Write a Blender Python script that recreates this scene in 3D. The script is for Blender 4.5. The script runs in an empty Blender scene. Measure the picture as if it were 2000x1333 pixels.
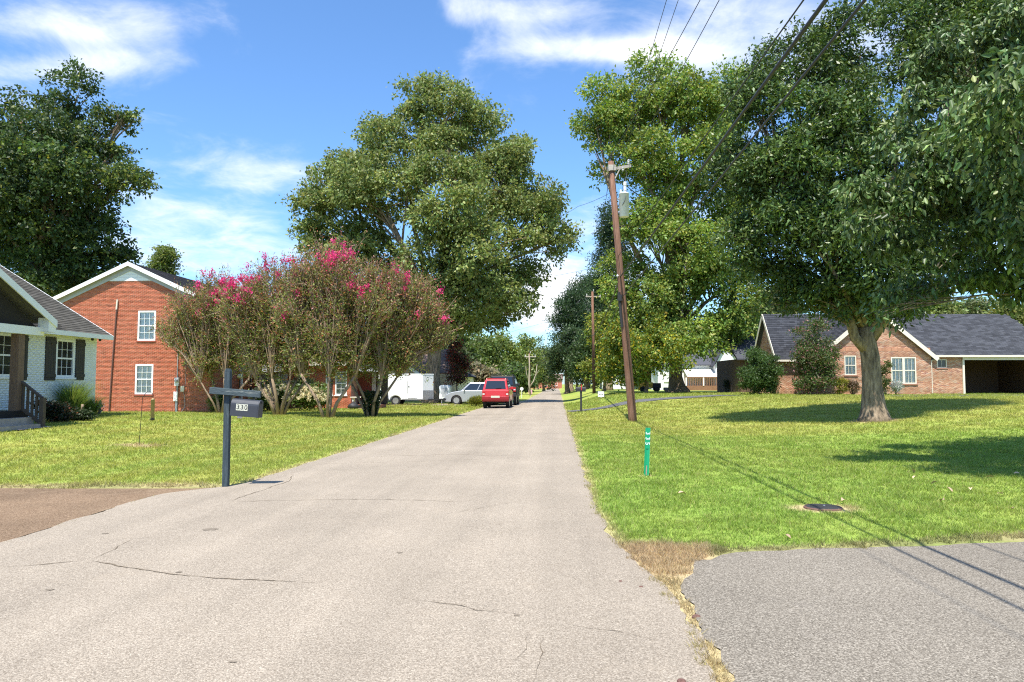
import bpy, math, random
import numpy as np
from mathutils import Vector, Matrix

# ---------------------------------------------------------------- camera, sky, sun, exposure
F = 1444.0                      # focal length in pixels of a 2000 px wide frame
EYE = 1.5
PITCH = math.atan(83.5 / F)
scene = bpy.context.scene
col = scene.collection
cam_d = bpy.data.cameras.new('camera'); cam = bpy.data.objects.new('camera', cam_d); col.objects.link(cam)
cam_d.sensor_width = 36.0; cam_d.sensor_fit = 'HORIZONTAL'; cam_d.lens = 36.0 * F / 2000.0
cam_d.clip_start = 0.05; cam_d.clip_end = 3000
cam.location = (0, 0, EYE); cam.rotation_euler = (math.pi / 2 + PITCH, 0, 0)
scene.camera = cam

SHX, SHY = 0.12, 0.45           # shadow offset per metre of height (to the right, away)
SUN_EL = math.atan(1 / math.hypot(SHX, SHY))
SUN_STRENGTH = 4.6; SKY_STRENGTH = 0.115; EXPOSURE = 0.95
world = bpy.data.worlds.new('World'); scene.world = world; world.use_nodes = True
wn, wl = world.node_tree.nodes, world.node_tree.links
wn.clear()
def wnode(t, **kw):
    n = wn.new(t)
    for k, v in kw.items(): setattr(n, k, v)
    return n
sky = wnode('ShaderNodeTexSky'); sky.sky_type = 'NISHITA'; sky.sun_disc = False
sky.sun_elevation = SUN_EL; sky.sun_rotation = math.atan2(-SHX, -SHY)
sky.altitude = 100; sky.air_density = 1.0; sky.dust_density = 0.6; sky.ozone_density = 3.6
def wmath(op, a, b=None, clamp=False):
    n = wnode('ShaderNodeMath', operation=op, use_clamp=clamp)
    for i, v in enumerate((a, b)):
        if v is None: continue
        if isinstance(v, (int, float)): n.inputs[i].default_value = v
        else: wl.new(v, n.inputs[i])
    return n.outputs[0]
tc = wnode('ShaderNodeTexCoord'); sp = wnode('ShaderNodeSeparateXYZ'); wl.new(tc.outputs['Generated'], sp.inputs[0])
zz = wmath('ADD', wmath('MAXIMUM', sp.outputs[2], 0.0), 0.16)
cx = wmath('DIVIDE', sp.outputs[0], zz); cy = wmath('DIVIDE', sp.outputs[1], zz)
cmb = wnode('ShaderNodeCombineXYZ'); wl.new(cx, cmb.inputs[0]); wl.new(cy, cmb.inputs[1]); cmb.inputs[2].default_value = 3.7
def wnoise(scale, detail, rough, dist=0.0, off=(0, 0, 0), stretch=(1, 1, 1)):
    m = wnode('ShaderNodeMapping'); m.inputs['Location'].default_value = off; m.inputs['Scale'].default_value = stretch
    wl.new(cmb.outputs[0], m.inputs[0])
    n = wnode('ShaderNodeTexNoise'); n.inputs['Scale'].default_value = scale; n.inputs['Detail'].default_value = detail
    n.inputs['Roughness'].default_value = rough; n.inputs['Distortion'].default_value = dist
    wl.new(m.outputs[0], n.inputs['Vector']); return n.outputs[0]
big = wnoise(1.1, 3.0, 0.5, 0.2, (1.3, 4.1, 0)); fine = wnoise(4.6, 10.0, 0.62, 0.35, (0.2, 7.7, 0), (1.0, 1.0, 1))
cl = wmath('ADD', wmath('MULTIPLY', big, 0.52), wmath('MULTIPLY', fine, 0.62))
# a few cloud banks where the photograph has them (direction of the bank, half width, half height, weight)
def wdir(px, py):
    u, w = (px - 1000) / F, (666.5 - py) / F
    v = Vector((u, math.cos(PITCH) - w * math.sin(PITCH), math.sin(PITCH) + w * math.cos(PITCH))).normalized()
    zz_ = max(v.z, 0) + 0.16
    return v.x / zz_, v.y / zz_
for (px, py, rx, ry, wgt) in ((1190, 98, 210, 26, .25), (1040, 20, 110, 40, .20), (905, 10, 45, 50, .2), (210, 40, 230, 45, .17), (150, 130, 230, 30, .14),
                              (400, 480, 230, 80, .24), (1110, 590, 130, 75, .42), (1480, 80, 200, 110, .18), (520, 345, 130, 30, .2),
                              (680, 120, 200, 170, -.20), (480, 210, 220, 70, -.14), (1080, 300, 160, 100, -.14)):
    x0, y0 = wdir(px, py); x1, _ = wdir(px + rx, py); _, y1 = wdir(px, py - ry)
    dx = wmath('DIVIDE', wmath('SUBTRACT', cx, x0), abs(x1 - x0)); dy = wmath('DIVIDE', wmath('SUBTRACT', cy, y0), abs(y1 - y0))
    r2 = wmath('ADD', wmath('MULTIPLY', dx, dx), wmath('MULTIPLY', dy, dy))
    g = wmath('DIVIDE', wgt, wmath('ADD', 1.0, wmath('MULTIPLY', r2, r2)))
    cl = wmath('ADD', cl, g)
ramp = wnode('ShaderNodeValToRGB'); wl.new(cl, ramp.inputs[0])
e = ramp.color_ramp.elements; e[0].position = 0.55; e[0].color = (0, 0, 0, 1); e[1].position = 1.20; e[1].color = (1, 1, 1, 1)
ramp.color_ramp.interpolation = 'EASE'
mixc = wnode('ShaderNodeMix', data_type='RGBA'); wl.new(ramp.outputs[0], mixc.inputs[0])
CLOUD = 6.0
gain = wnode('ShaderNodeMix', data_type='RGBA', blend_type='MULTIPLY'); gain.inputs[0].default_value = 1.0
wl.new(sky.outputs[0], gain.inputs[6]); gain.inputs[7].default_value = (.76, .99, 1.18, 1)
wl.new(gain.outputs[2], mixc.inputs[6]); mixc.inputs[7].default_value = (CLOUD, CLOUD * 1.02, CLOUD * 1.05, 1)
bg = wnode('ShaderNodeBackground'); wl.new(mixc.outputs[2], bg.inputs[0]); bg.inputs[1].default_value = SKY_STRENGTH
wo = wnode('ShaderNodeOutputWorld'); wl.new(bg.outputs[0], wo.inputs[0])
sun_d = bpy.data.lights.new('sun', 'SUN'); sun_d.energy = SUN_STRENGTH; sun_d.angle = math.radians(0.53); sun_d.color = (1.0, 0.955, 0.88)
sun = bpy.data.objects.new('sun', sun_d); col.objects.link(sun); sun.location = (-10, -20, 40)
sun.rotation_euler = Vector((SHX, SHY, -1)).to_track_quat('-Z', 'Y').to_euler()
scene.view_settings.view_transform = 'Standard'; scene.view_settings.look = 'None'
scene.view_settings.exposure = EXPOSURE; scene.view_settings.gamma = 1.0; scene.view_settings.use_curve_mapping = False
scene.render.engine = 'CYCLES'
scene.cycles.use_denoising = False; scene.cycles.max_bounces = 6; scene.cycles.transmission_bounces = 4
scene.cycles.diffuse_bounces = 3; scene.cycles.glossy_bounces = 2; scene.cycles.transparent_max_bounces = 6
scene.cycles.filter_width = 1.15; scene.cycles.use_adaptive_sampling = True; scene.cycles.sample_clamp_indirect = 4.0

# ---------------------------------------------------------------- helpers
random.seed(7)
RNG = np.random.default_rng(11)
SL = 0.0615                       # the road runs 3.5 degrees to the right of +Y
RZ = -math.atan(SL)

def P(px, py, d):
    """world point on the sight line of a photograph pixel at depth y = d"""
    u, w = (px - 1000) / F, (666.5 - py) / F
    x, y, z = u, math.cos(PITCH) - w * math.sin(PITCH), math.sin(PITCH) + w * math.cos(PITCH)
    return Vector((x / y * d, d, EYE + z / y * d))

def S(t):
    t = np.clip(t, 0, 1); return t * t * (3 - 2 * t)
def XL(y):
    y = np.asarray(y, float)
    base = -4.75 + SL * y + 1.9 * S((y - 48) / 20)
    return base + (-4.83 - base) * (1 - S((y - 10.0) / 1.3))
def XR(y):
    y = np.asarray(y, float); return 0.45 + SL * np.maximum(y, 9.0) + .13 * S((y - 3.6) / 1.2) * (1 - S((y - 5.2) / 2.2))
def drive_top(x):                 # far edge of the asphalt drive on the right
    x = np.asarray(x, float); return 6.66 + 0.17 * (x - 1.6) - .22 * (1 - S((x - 1.45) / .45)) + .02 * np.sin(x * 3.1) + .012 * np.sin(x * 7.7)
def drive_left(y):
    y = np.asarray(y, float); return 1.10 + 0.075 * np.maximum(y - 3.7, 0) + 0.27 * S((y - 5.3) / 1.3) + .022 * np.sin(y * 6.3 + 1) + .012 * np.sin(y * 15)
def zT(x, y):
    x = np.asarray(x, float); y = np.asarray(y, float)
    uR = x - XR(y); uL = XL(y) - x
    a = 0.8 * S((uR - 1) / 20 + (y - 25) / 35) * S(uR / 4)
    b = 0.42 * S((uL - 3) / 8) * S((y - 10.5) / 8) * (1 - S((y - 26) / 10))
    u = np.maximum(uR, uL)
    e = -0.010 + 0.025 * S((u + 0.05) / 0.3)
    e = np.where(u < -0.3, -0.06, e)
    left_drive = (uL > -0.1) * (1 - S((y - 10.62) / 0.3))
    e = e * (1 - left_drive) - 0.018 * left_drive
    rd = np.minimum(S((drive_top(x) + 0.06 - y) / 0.25), S((x - drive_left(y) + 0.1) / 0.2))
    e = e * (1 - rd) - 0.012 * rd
    strip = (uR > 0) * (x < drive_left(y) + 0.05) * (y < 7.2)
    e = np.where(strip > 0, np.minimum(e, -0.004), e)
    n = 0.012 * np.sin(x * 1.3 + 0.7 * y) * np.sin(0.9 * y - 0.5 * x) * S(u / 1.5)
    return a + b + e + n * (1 - left_drive) * (1 - rd)
def G(px, py, dmin=3.0):
    """ground point under a photograph pixel"""
    lo, hi = dmin, 400.0
    d = lo; prev = None
    while d < hi:
        p = P(px, py, d); h = p.z - float(zT(p.x, p.y))
        if h <= 0: break
        prev = d; d *= 1.02
    p = P(px, py, d); p.z = float(zT(p.x, p.y)); return p

def tag(o, label=None, cat=None, group=None, kind=None):
    if label: o['label'] = label
    if cat: o['category'] = cat
    if group: o['group'] = group
    if kind: o['kind'] = kind
    return o
def thing(name, label, cat, loc=(0, 0, 0), rz=0.0, group=None):
    o = bpy.data.objects.new(name, None); col.objects.link(o)
    o.empty_display_size = 0.2; o.location = loc; o.rotation_euler = (0, 0, rz)
    return tag(o, label, cat, group)
def link(name, me, parent=None, mtx=None):
    o = bpy.data.objects.new(name, me); col.objects.link(o)
    if parent is not None: o.parent = parent
    if mtx is not None: o.matrix_local = mtx
    return o

# ---- materials
MATS = {}
def pm(name, c, rough=0.7, var=0.12, scale=6.0, bump=0.0, bscale=40.0, metal=0.0, spec=0.4, attr=None, c2=None, objrand=0.0, stretch=(1, 1, 1), trans=0.0, island=0.0, coat=0.0, contrast=None):
    m = bpy.data.materials.new(name); m.use_nodes = True; MATS[name] = m
    nt = m.node_tree; n, l = nt.nodes, nt.links
    b = n['Principled BSDF']; b.inputs['Roughness'].default_value = rough; b.inputs['Metallic'].default_value = metal
    b.inputs['Specular IOR Level'].default_value = spec; b.inputs['Coat Weight'].default_value = coat; b.inputs['Coat Roughness'].default_value = 0.05
    tcn = n.new('ShaderNodeTexCoord'); mp = n.new('ShaderNodeMapping'); mp.inputs['Scale'].default_value = stretch; l.new(tcn.outputs['Object'], mp.inputs[0])
    if attr:
        a = n.new('ShaderNodeAttribute'); a.attribute_name = attr; cur = a.outputs['Color']
    else:
        r = n.new('ShaderNodeRGB'); r.outputs[0].default_value = (*c, 1); cur = r.outputs[0]
    nz = n.new('ShaderNodeTexNoise'); nz.inputs['Scale'].default_value = scale; nz.inputs['Detail'].default_value = 6; nz.inputs['Roughness'].default_value = 0.65; l.new(mp.outputs[0], nz.inputs[0])
    if c2 is not None:
        rp = n.new('ShaderNodeValToRGB'); lo, hi = contrast or (0.35, 0.65); rp.color_ramp.elements[0].position = lo; rp.color_ramp.elements[1].position = hi
        l.new(nz.outputs[0], rp.inputs[0])
        mx = n.new('ShaderNodeMix'); mx.data_type = 'RGBA'; l.new(rp.outputs[0], mx.inputs[0]); l.new(cur, mx.inputs[6]); mx.inputs[7].default_value = (*c2, 1); cur = mx.outputs[2]
    def mulval(cur, sock, amt):
        mr = n.new('ShaderNodeMapRange'); l.new(sock, mr.inputs[0]); mr.inputs[3].default_value = 1 - amt; mr.inputs[4].default_value = 1 + amt
        hs = n.new('ShaderNodeHueSaturation'); l.new(cur, hs.inputs['Color']); l.new(mr.outputs[0], hs.inputs['Value']); return hs.outputs[0]
    if var > 0:
        nz2 = n.new('ShaderNodeTexNoise'); nz2.inputs['Scale'].default_value = scale * 1.7; nz2.inputs['Detail'].default_value = 8; nz2.inputs['Roughness'].default_value = 0.7; l.new(mp.outputs[0], nz2.inputs[0])
        mr = n.new('ShaderNodeMapRange'); l.new(nz2.outputs[0], mr.inputs[0]); mr.inputs[1].default_value = 0.3; mr.inputs[2].default_value = 0.7; mr.inputs[3].default_value = 0; mr.inputs[4].default_value = 1
        cur = mulval(cur, mr.outputs[0], var)
    if objrand > 0:
        oi = n.new('ShaderNodeObjectInfo'); cur = mulval(cur, oi.outputs['Random'], objrand)
    if island > 0:
        ge = n.new('ShaderNodeNewGeometry'); cur = mulval(cur, ge.outputs['Random Per Island'], island)
    l.new(cur, b.inputs['Base Color'])
    if bump > 0:
        nb = n.new('ShaderNodeTexNoise'); nb.inputs['Scale'].default_value = bscale; nb.inputs['Detail'].default_value = 5; l.new(mp.outputs[0], nb.inputs[0])
        bp = n.new('ShaderNodeBump'); bp.inputs['Strength'].default_value = bump; bp.inputs['Distance'].default_value = 0.02; l.new(nb.outputs[0], bp.inputs['Height']); l.new(bp.outputs[0], b.inputs['Normal'])
    if trans > 0:
        tr = n.new('ShaderNodeBsdfTranslucent'); ms = n.new('ShaderNodeMixShader'); ms.inputs[0].default_value = trans
        hs = n.new('ShaderNodeHueSaturation'); hs.inputs['Saturation'].default_value = 1.1; hs.inputs['Value'].default_value = 1.25; hs.inputs['Hue'].default_value = 0.485
        l.new(cur, hs.inputs['Color']); l.new(hs.outputs[0], tr.inputs[0])
        l.new(b.outputs[0], ms.inputs[1]); l.new(tr.outputs[0], ms.inputs[2]); l.new(ms.outputs[0], n['Material Output'].inputs[0])
    return m

leafM = pm('leaf', (0, 0, 0), 0.5, 0.0, attr='Col', trans=0.38, spec=0.4)
glossleafM = pm('glossy_leaf', (0, 0, 0), 0.46, 0.0, attr='Col', trans=0.22, spec=0.5)
attrM = pm('attr_plain', (0, 0, 0), 0.8, 0.0, attr='Col', spec=0.2)
bladeM = pm('grass_blade', (0, 0, 0), 0.55, 0.0, attr='Col', trans=0.5, spec=0.3)
flowerM = pm('petal', (0, 0, 0), 0.7, 0.0, attr='Col', trans=0.4, spec=0.2)
barkM = pm('bark', (.33, .25, .17), 0.9, .4, 9, 1.0, 16, c2=(.10, .075, .052), stretch=(1, 1, .22), spec=.15)
barkpaleM = pm('pale_bark', (.34, .25, .17), 0.8, .25, 4, .4, 12, c2=(.2, .14, .09), stretch=(1, 1, .3), spec=.2)
whitewoodM = pm('white_paint', (.80, .80, .77), .5, .05, 3, .05, 30)
whitebrickM = pm('white_painted_brick', (.74, .76, .73), .6, .06, 9, .25, 60, c2=(.64, .66, .63), objrand=.07, spec=.3, contrast=(.45, .9))
whitemortarM = pm('white_painted_mortar', (.62, .64, .61), .8, .08, 9, .2, 60)
redbrickM = pm('red_brick', (0, 0, 0), .85, .14, 22, .3, 80, attr='Col', spec=.2)
redmortarM = pm('mortar', (.42, .27, .195), .9, .12, 9, .2, 60, spec=.1)
greyM = pm('grey_trim', (.40, .41, .43), .6, .06, 4)
creamM = pm('cream_trim', (.70, .64, .52), .6, .08, 4)
shutterM = pm('dark_shutter', (.040, .036, .032), .6, .15, 5, .1, 30)
darkwoodM = pm('dark_wood', (.075, .055, .042), .8, .3, 3, .3, 20, stretch=(6, 6, 1))
brownwoodM = pm('brown_post', (.16, .10, .065), .8, .3, 3, .3, 20, stretch=(6, 6, 1))
shingleM = pm('brown_grey_shingle', (.088, .082, .070), .95, .2, 60, .5, 120, objrand=.22, island=.18, spec=.1)
slateM = pm('slate_grey_shingle', (.064, .066, .076), .95, .2, 60, .4, 120, island=.32, spec=.1)
darkroofM = pm('dark_roof', (.055, .052, .056), .9, .25, 20, .3, 80, island=.15, spec=.15)
brownroofM = pm('brown_roof', (.17, .12, .10), .95, .25, 12, .3, 80, spec=.1)
glassM = pm('window_glass', (.018, .022, .026), .06, .0, spec=.7)
carglassM = pm('car_glass', (.012, .016, .02), .04, .0, spec=.9)
blindM = pm('window_blind', (.80, .82, .82), .7, .05, 3, stretch=(.2, .2, 14))
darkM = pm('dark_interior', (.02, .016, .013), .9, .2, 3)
concreteM = pm('walk_concrete', (.42, .34, .27), .9, .15, 4, .3, 70, c2=(.33, .27, .22))
metalgreyM = pm('grey_metal', (.42, .43, .44), .45, .08, 6, metal=.6)
blackmetalM = pm('black_metal', (.02, .02, .02), .5, .1, 8)
galvM = pm('light_grey_enamel', (.70, .71, .71), .5, .06, 6)
poleM = pm('creosote_pole', (.15, .075, .048), .85, .3, 4, .5, 24, c2=(.23, .135, .095), stretch=(9, 9, .4), spec=.15)
weatherM = pm('weathered_wood', (.42, .38, .33), .9, .25, 4, .4, 24, stretch=(1, 6, 6))
porcelainM = pm('porcelain', (.62, .62, .60), .25, .03, 4)
cableM = pm('black_cable', (.03, .03, .032), .6, 0)
mailpostM = pm('blue_grey_post', (.040, .058, .068), .8, .25, 3, .5, 18, c2=(.085, .112, .122), stretch=(8, 8, 1), spec=.3, contrast=(.5, .75))
mailarmM = pm('weathered_arm', (.060, .082, .090), .8, .25, 3, .5, 18, c2=(.24, .25, .22), stretch=(1.2, 8, 8), spec=.3, contrast=(.55, .72))
mailboxM = pm('dark_grey_enamel', (.040, .044, .054), .5, .08, 6, .05, 30)
platesM = pm('number_plate', (.55, .55, .44), .5, .05, 20)
blackM = pm('black_print', (.012, .012, .012), .6, 0)
greenM = pm('green_fibreglass', (.01, .30, .14), .45, .06, 5)
whiteM = pm('white_print', (.85, .85, .85), .5, 0)
rubberM = pm('tyre_rubber', (.02, .02, .02), .85, .1, 20)
rimM = pm('wheel_rim', (.45, .46, .47), .35, .03, 5, metal=.7)
redcarM = pm('red_car_paint', (.50, .016, .022), .3, .03, 2, coat=.6)
redbumpM = pm('red_bumper', (.26, .012, .018), .5, .03, 2)
blackcarM = pm('black_car_paint', (.012, .013, .015), .5, .03, 2, spec=.25)
silvercarM = pm('silver_car_paint', (.40, .42, .45), .35, .03, 2, metal=.4, coat=.5)
blackplasticM = pm('black_plastic', (.025, .025, .027), .6, .05, 6)
taillightM = pm('tail_light', (.40, .02, .02), .2, 0)
headlightM = pm('head_light', (.6, .6, .6), .15, 0)
trailerM = pm('white_trailer_skin', (.80, .80, .80), .35, .03, 2)
diamondM = pm('diamond_plate', (.42, .42, .43), .4, .1, 30, .5, 60, metal=.6)
tanM = pm('tan_siding', (.55, .42, .27), .8, .08, 3)
sidingM = pm('white_siding', (.76, .77, .78), .65, .05, 3)
deckM = pm('brown_deck', (.24, .12, .065), .8, .25, 4, stretch=(1, 1, 1))
valveM = pm('valve_lid', (.035, .034, .033), .55, .2, 20, .2, 60)
rustM = pm('rust_ring', (.13, .065, .05), .8, .3, 20, .3, 60)
dryleafM = pm('dry_leaf', (.46, .32, .21), .8, .25, 30, objrand=.3)
potM = pm('seed_tube', (.30, .22, .10), .5, .3, 14)
yellowM = pm('yellow_paint', (.60, .33, .05), .6, .1, 5)
signM = pm('sign_white', (.78, .78, .78), .6, .04, 4)
pinkM = pm('sign_pink', (.68, .35, .40), .6, .04, 4)

# ---- mesh builder
class MB:
    def __init__(s): s.v = []; s.f = []; s.c = []; s.cur = None
    def add(s, vs, fs):
        o = len(s.v); s.v += [tuple(v) for v in vs]; s.f += [tuple(i + o for i in f) for f in fs]
        if s.cur is not None: s.c += [s.cur] * len(vs)
        return s
    def box(s, x0, x1, y0, y1, z0, z1, M=None):
        vs = [(x, y, z) for z in (z0, z1) for y in (y0, y1) for x in (x0, x1)]
        if M is not None: vs = [M @ Vector(v) for v in vs]
        return s.add(vs, [(0, 2, 3, 1), (4, 5, 7, 6), (0, 1, 5, 4), (2, 6, 7, 3), (0, 4, 6, 2), (1, 3, 7, 5)])
    def bar(s, a, b, w, h=None, up=(0, 0, 1)):
        """a rectangular bar from a to b"""
        a, b = Vector(a), Vector(b); h = h or w; d = (b - a); L = d.length; d.normalize()
        r = d.cross(Vector(up));
        if r.length < 1e-4: r = d.cross(Vector((1, 0, 0)))
        r.normalize(); u = r.cross(d).normalized()
        M = Matrix((( *r, 0), (*d, 0), (*u, 0), (0, 0, 0, 1))).transposed(); M.translation = a
        return s.box(-w / 2, w / 2, 0, L, -h / 2, h / 2, M)
    def prism(s, pts, ext):
        """planar polygon pts extruded along ext"""
        n = len(pts); e = Vector(ext); vs = [Vector(p) for p in pts] + [Vector(p) + e for p in pts]
        fs = [tuple(range(n))[::-1], tuple(range(n, 2 * n))] + [(i, (i + 1) % n, (i + 1) % n + n, i + n) for i in range(n)]
        return s.add(vs, fs)
    def quad(s, *p): return s.add(p, [tuple(range(len(p)))])
    def tube(s, pts, rad, n=8, cap=True):
        pts = [Vector(p) for p in pts]; k = len(pts)
        if not hasattr(rad, '__len__'): rad = [rad] * k
        vs = []; ref = None
        for i, p in enumerate(pts):
            d = (pts[min(i + 1, k - 1)] - pts[max(i - 1, 0)]).normalized()
            if ref is None:
                ref = Vector((1, 0, 0)) if abs(d.x) < .8 else Vector((0, 1, 0))
            a = (ref - d * ref.dot(d)).normalized(); ref = a; b = d.cross(a)
            for j in range(n):
                t = 2 * math.pi * j / n; vs.append(p + (a * math.cos(t) + b * math.sin(t)) * rad[i])
        fs = [(i * n + j, i * n + (j + 1) % n, (i + 1) * n + (j + 1) % n, (i + 1) * n + j) for i in range(k - 1) for j in range(n)]
        if cap: fs += [tuple(range(n))[::-1], tuple(range((k - 1) * n, k * n))]
        return s.add(vs, fs)
    def lathe(s, prof, n=16, M=None, cap=True):
        """profile [(r, z)] turned about z"""
        vs = [Vector((r * math.cos(2 * math.pi * j / n), r * math.sin(2 * math.pi * j / n), z)) for r, z in prof for j in range(n)]
        if M is not None: vs = [M @ v for v in vs]
        k = len(prof)
        fs = [(i * n + j, i * n + (j + 1) % n, (i + 1) * n + (j + 1) % n, (i + 1) * n + j) for i in range(k - 1) for j in range(n)]
        if cap: fs += [tuple(range(n))[::-1], tuple(range((k - 1) * n, k * n))]
        return s.add(vs, fs)
    def build(s, name, mat, parent=None, smooth=False, bevel=0.0, mtx=None, kind=None):
        me = bpy.data.meshes.new(name); me.from_pydata(s.v, [], s.f); me.update()
        if s.c:
            ca = me.color_attributes.new('Col', 'FLOAT_COLOR', 'POINT')
            a = np.ones((len(s.v), 4), np.float32); a[:, :3] = np.array(s.c); ca.data.foreach_set('color', a.ravel())
        me.materials.append(mat)
        if smooth:
            me.polygons.foreach_set('use_smooth', [True] * len(me.polygons))
        o = link(name, me, parent, mtx)
        if bevel > 0:
            b = o.modifiers.new('bevel', 'BEVEL'); b.width = bevel; b.segments = 2; b.limit_method = 'ANGLE'; b.angle_limit = math.radians(35)
        if kind: o['kind'] = kind
        return o

def npmesh(name, V, faces, mat, cols=None, parent=None, smooth=False, kind=None):
    """fast mesh from numpy arrays: V (n,3), faces (m,k)"""
    me = bpy.data.meshes.new(name); n, (m, k) = len(V), faces.shape
    me.vertices.add(n); me.vertices.foreach_set('co', np.ascontiguousarray(V, np.float32).ravel())
    me.loops.add(m * k); me.loops.foreach_set('vertex_index', np.ascontiguousarray(faces, np.int32).ravel())
    me.polygons.add(m); me.polygons.foreach_set('loop_start', np.arange(0, m * k, k, dtype=np.int32))
    if smooth: me.polygons.foreach_set('use_smooth', np.ones(m, bool))
    if cols is not None:
        ca = me.color_attributes.new('Col', 'FLOAT_COLOR', 'POINT'); a = np.ones((n, 4), np.float32); a[:, :3] = cols
        ca.data.foreach_set('color', a.ravel())
    me.materials.append(mat); me.update(calc_edges=True); me.validate()
    o = link(name, me, parent)
    if kind: o['kind'] = kind
    return o

def text_mesh(body, size, extrude=0.001):
    cu = bpy.data.curves.new('lettering', 'FONT'); cu.body = body; cu.size = size; cu.extrude = extrude; cu.align_x = 'CENTER'; cu.align_y = 'CENTER'; cu.resolution_u = 3
    o = bpy.data.objects.new('lettering', cu); col.objects.link(o)
    dg = bpy.context.evaluated_depsgraph_get(); me = bpy.data.meshes.new_from_object(o.evaluated_get(dg))
    col.objects.unlink(o); bpy.data.objects.remove(o); return me

def nrm(a): return a / np.maximum(np.linalg.norm(a, axis=-1, keepdims=True), 1e-9)
def leaves(name, Pt, D, L, W, C, mat, parent, rng, bend=0.25, six=False, kind=None):
    """leaf blades: base point, direction, length, width, colour each"""
    n = len(Pt); D = nrm(D); R = nrm(rng.normal(size=(n, 3))); side = nrm(np.cross(D, R)); up = np.cross(side, D)
    L = np.broadcast_to(np.asarray(L, float).reshape(-1, 1), (n, 1)); W = np.broadcast_to(np.asarray(W, float).reshape(-1, 1), (n, 1))
    if not six:
        V = np.stack([Pt, Pt + D * L * .45 + side * W * .5 + up * L * bend * .3, Pt + D * L - up * L * bend * .3, Pt + D * L * .45 - side * W * .5 + up * L * bend * .3], 1).reshape(-1, 3)
        Fc = np.arange(n * 4).reshape(n, 4); k = 4
    else:
        b0 = Pt; b1 = Pt + D * L * .35; tip = Pt + D * L - up * L * bend
        V = np.stack([b0, b1 + side * W * .5 + up * W * .15, b1 + D * L * .35 + side * W * .36 - up * L * bend * .4, tip, b1 + D * L * .35 - side * W * .36 - up * L * bend * .4, b1 - side * W * .5 + up * W * .15], 1).reshape(-1, 3)
        base = np.arange(n)[:, None] * 6
        Fc = np.concatenate([base + np.array([[0, 1, 2, 3]]), base + np.array([[0, 3, 4, 5]])], 0); k = 6
    return npmesh(name, V, Fc, mat, np.repeat(C, k, 0), parent, kind=kind)

def jitter(c, n, rng, amt=.18, hue=.12):
    c = np.asarray(c, float)[None, :] * (1 + rng.normal(size=(n, 1)) * amt) + 0
    c = c * (1 + rng.normal(size=(n, 3)) * hue * np.array([[1, .5, .8]])); return np.clip(c, .004, .9)

# ---------------------------------------------------------------- ground
def grass_col(x, y):
    """natural lawn colour: greener by the right verge, straw-tinged on the left and in dry bands"""
    x = np.asarray(x, float); y = np.asarray(y, float)
    g = np.array([.200, .292, .054]); yl = np.array([.335, .318, .080]); st = np.array([.43, .335, .19]); br = np.array([.36, .265, .165])
    uR = x - XR(y); uL = XL(y) - x
    n1 = .5 + .5 * np.sin(x * .55 + 1.3 * np.sin(y * .31)) * np.sin(y * .42 + 1.1 * np.sin(x * .23)); n2 = .5 + .5 * np.sin(x * 2.1 + y * 1.3) * np.sin(y * 2.7 - x * 1.1)
    t = np.where(uL > 0, .44 + .25 * n1, .03 + .22 * n1 + .5 * S((y - 18) / 6) * (1 - S((y - 38) / 10)) + .25 * S((y - 38) / 12))
    t = t + .14 * np.sin((x - SL * y) * 5.2) * (uL > 0) + .10 * np.sin(y * 2.3 + .3 * x) * (uR > 0) * S((y - 12) / 10)
    t = t + .10 * (n2 - .5) + .07 * np.sin(x * 5.1 + 2 * np.sin(y * 3.3)) * np.sin(y * 4.3 + x)
    c = g + (yl - g) * np.clip(t, 0, 1)[..., None]
    u = np.maximum(uR, uL)
    edge = (1 - S((u - .0) / (.07 + .12 * n2))) * .7
    edge = np.maximum(edge, (np.abs(y - 10.95) < .35) * (x < XL(y)) * (1 - np.abs(y - 10.95) / .35) * (.25 + .6 * n2))
    edge = np.maximum(edge, .45 * n2 * (np.abs(y - drive_top(x)) < .05 + .1 * n2) * (x > drive_left(y)))
    apex = 1 - S((np.hypot((x - 1.27) / .48, (y - 6.4) / .7) - .75) / .5)
    strip = (x < drive_left(y) + .2) * (uR > -.02) * (y < 7.0)
    edge = np.maximum(edge, np.maximum(apex, strip * .9))
    for (qx, qy, r) in BARE: edge = np.maximum(edge, .85 * (1 - S((np.hypot(x - qx, (y - qy) * 1.4) - r * .7) / (r * .6))))
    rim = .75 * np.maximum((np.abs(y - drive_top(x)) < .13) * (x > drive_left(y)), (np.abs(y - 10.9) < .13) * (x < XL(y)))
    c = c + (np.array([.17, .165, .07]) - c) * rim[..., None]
    c = c + (st - c) * edge[..., None]
    return c + (br - c) * (.3 * apex * n2)[..., None]
valve = G(1608, 997); hook = G(271, 873); marker = G(1262, 932)
ash = G(1708, 823)
BARE = [(valve.x, valve.y, .42), (hook.x, hook.y, .5), (marker.x, marker.y, .12), (ash.x, ash.y, .8)]

def axis(*segs):
    a = np.concatenate([np.arange(s, e, st) for s, e, st in segs]); return np.unique(np.round(a, 4))
gx = axis((-420, -60, 12), (-60, -24, 1.2), (-24, -6, .35), (-6, 7, .14), (7, 24, .35), (24, 60, 1.2), (60, 430, 12))
gy = axis((-60, -8, 6), (-8, 2.4, .8), (2.4, 14, .14), (14, 32, .3), (32, 70, .8), (70, 160, 3), (160, 900, 20))
GX, GY = np.meshgrid(gx, gy); GZ = zT(GX, GY); nx, ny = len(gx), len(gy)
V = np.stack([GX, GY, GZ], -1).reshape(-1, 3); ii = np.arange(nx * ny).reshape(ny, nx)
Fq = np.stack([ii[:-1, :-1], ii[:-1, 1:], ii[1:, 1:], ii[1:, :-1]], -1).reshape(-1, 4)
lawnM = pm('lawn', (0, 0, 0), .95, .30, 5, .8, 30, attr='Col', spec=.05)
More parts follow.
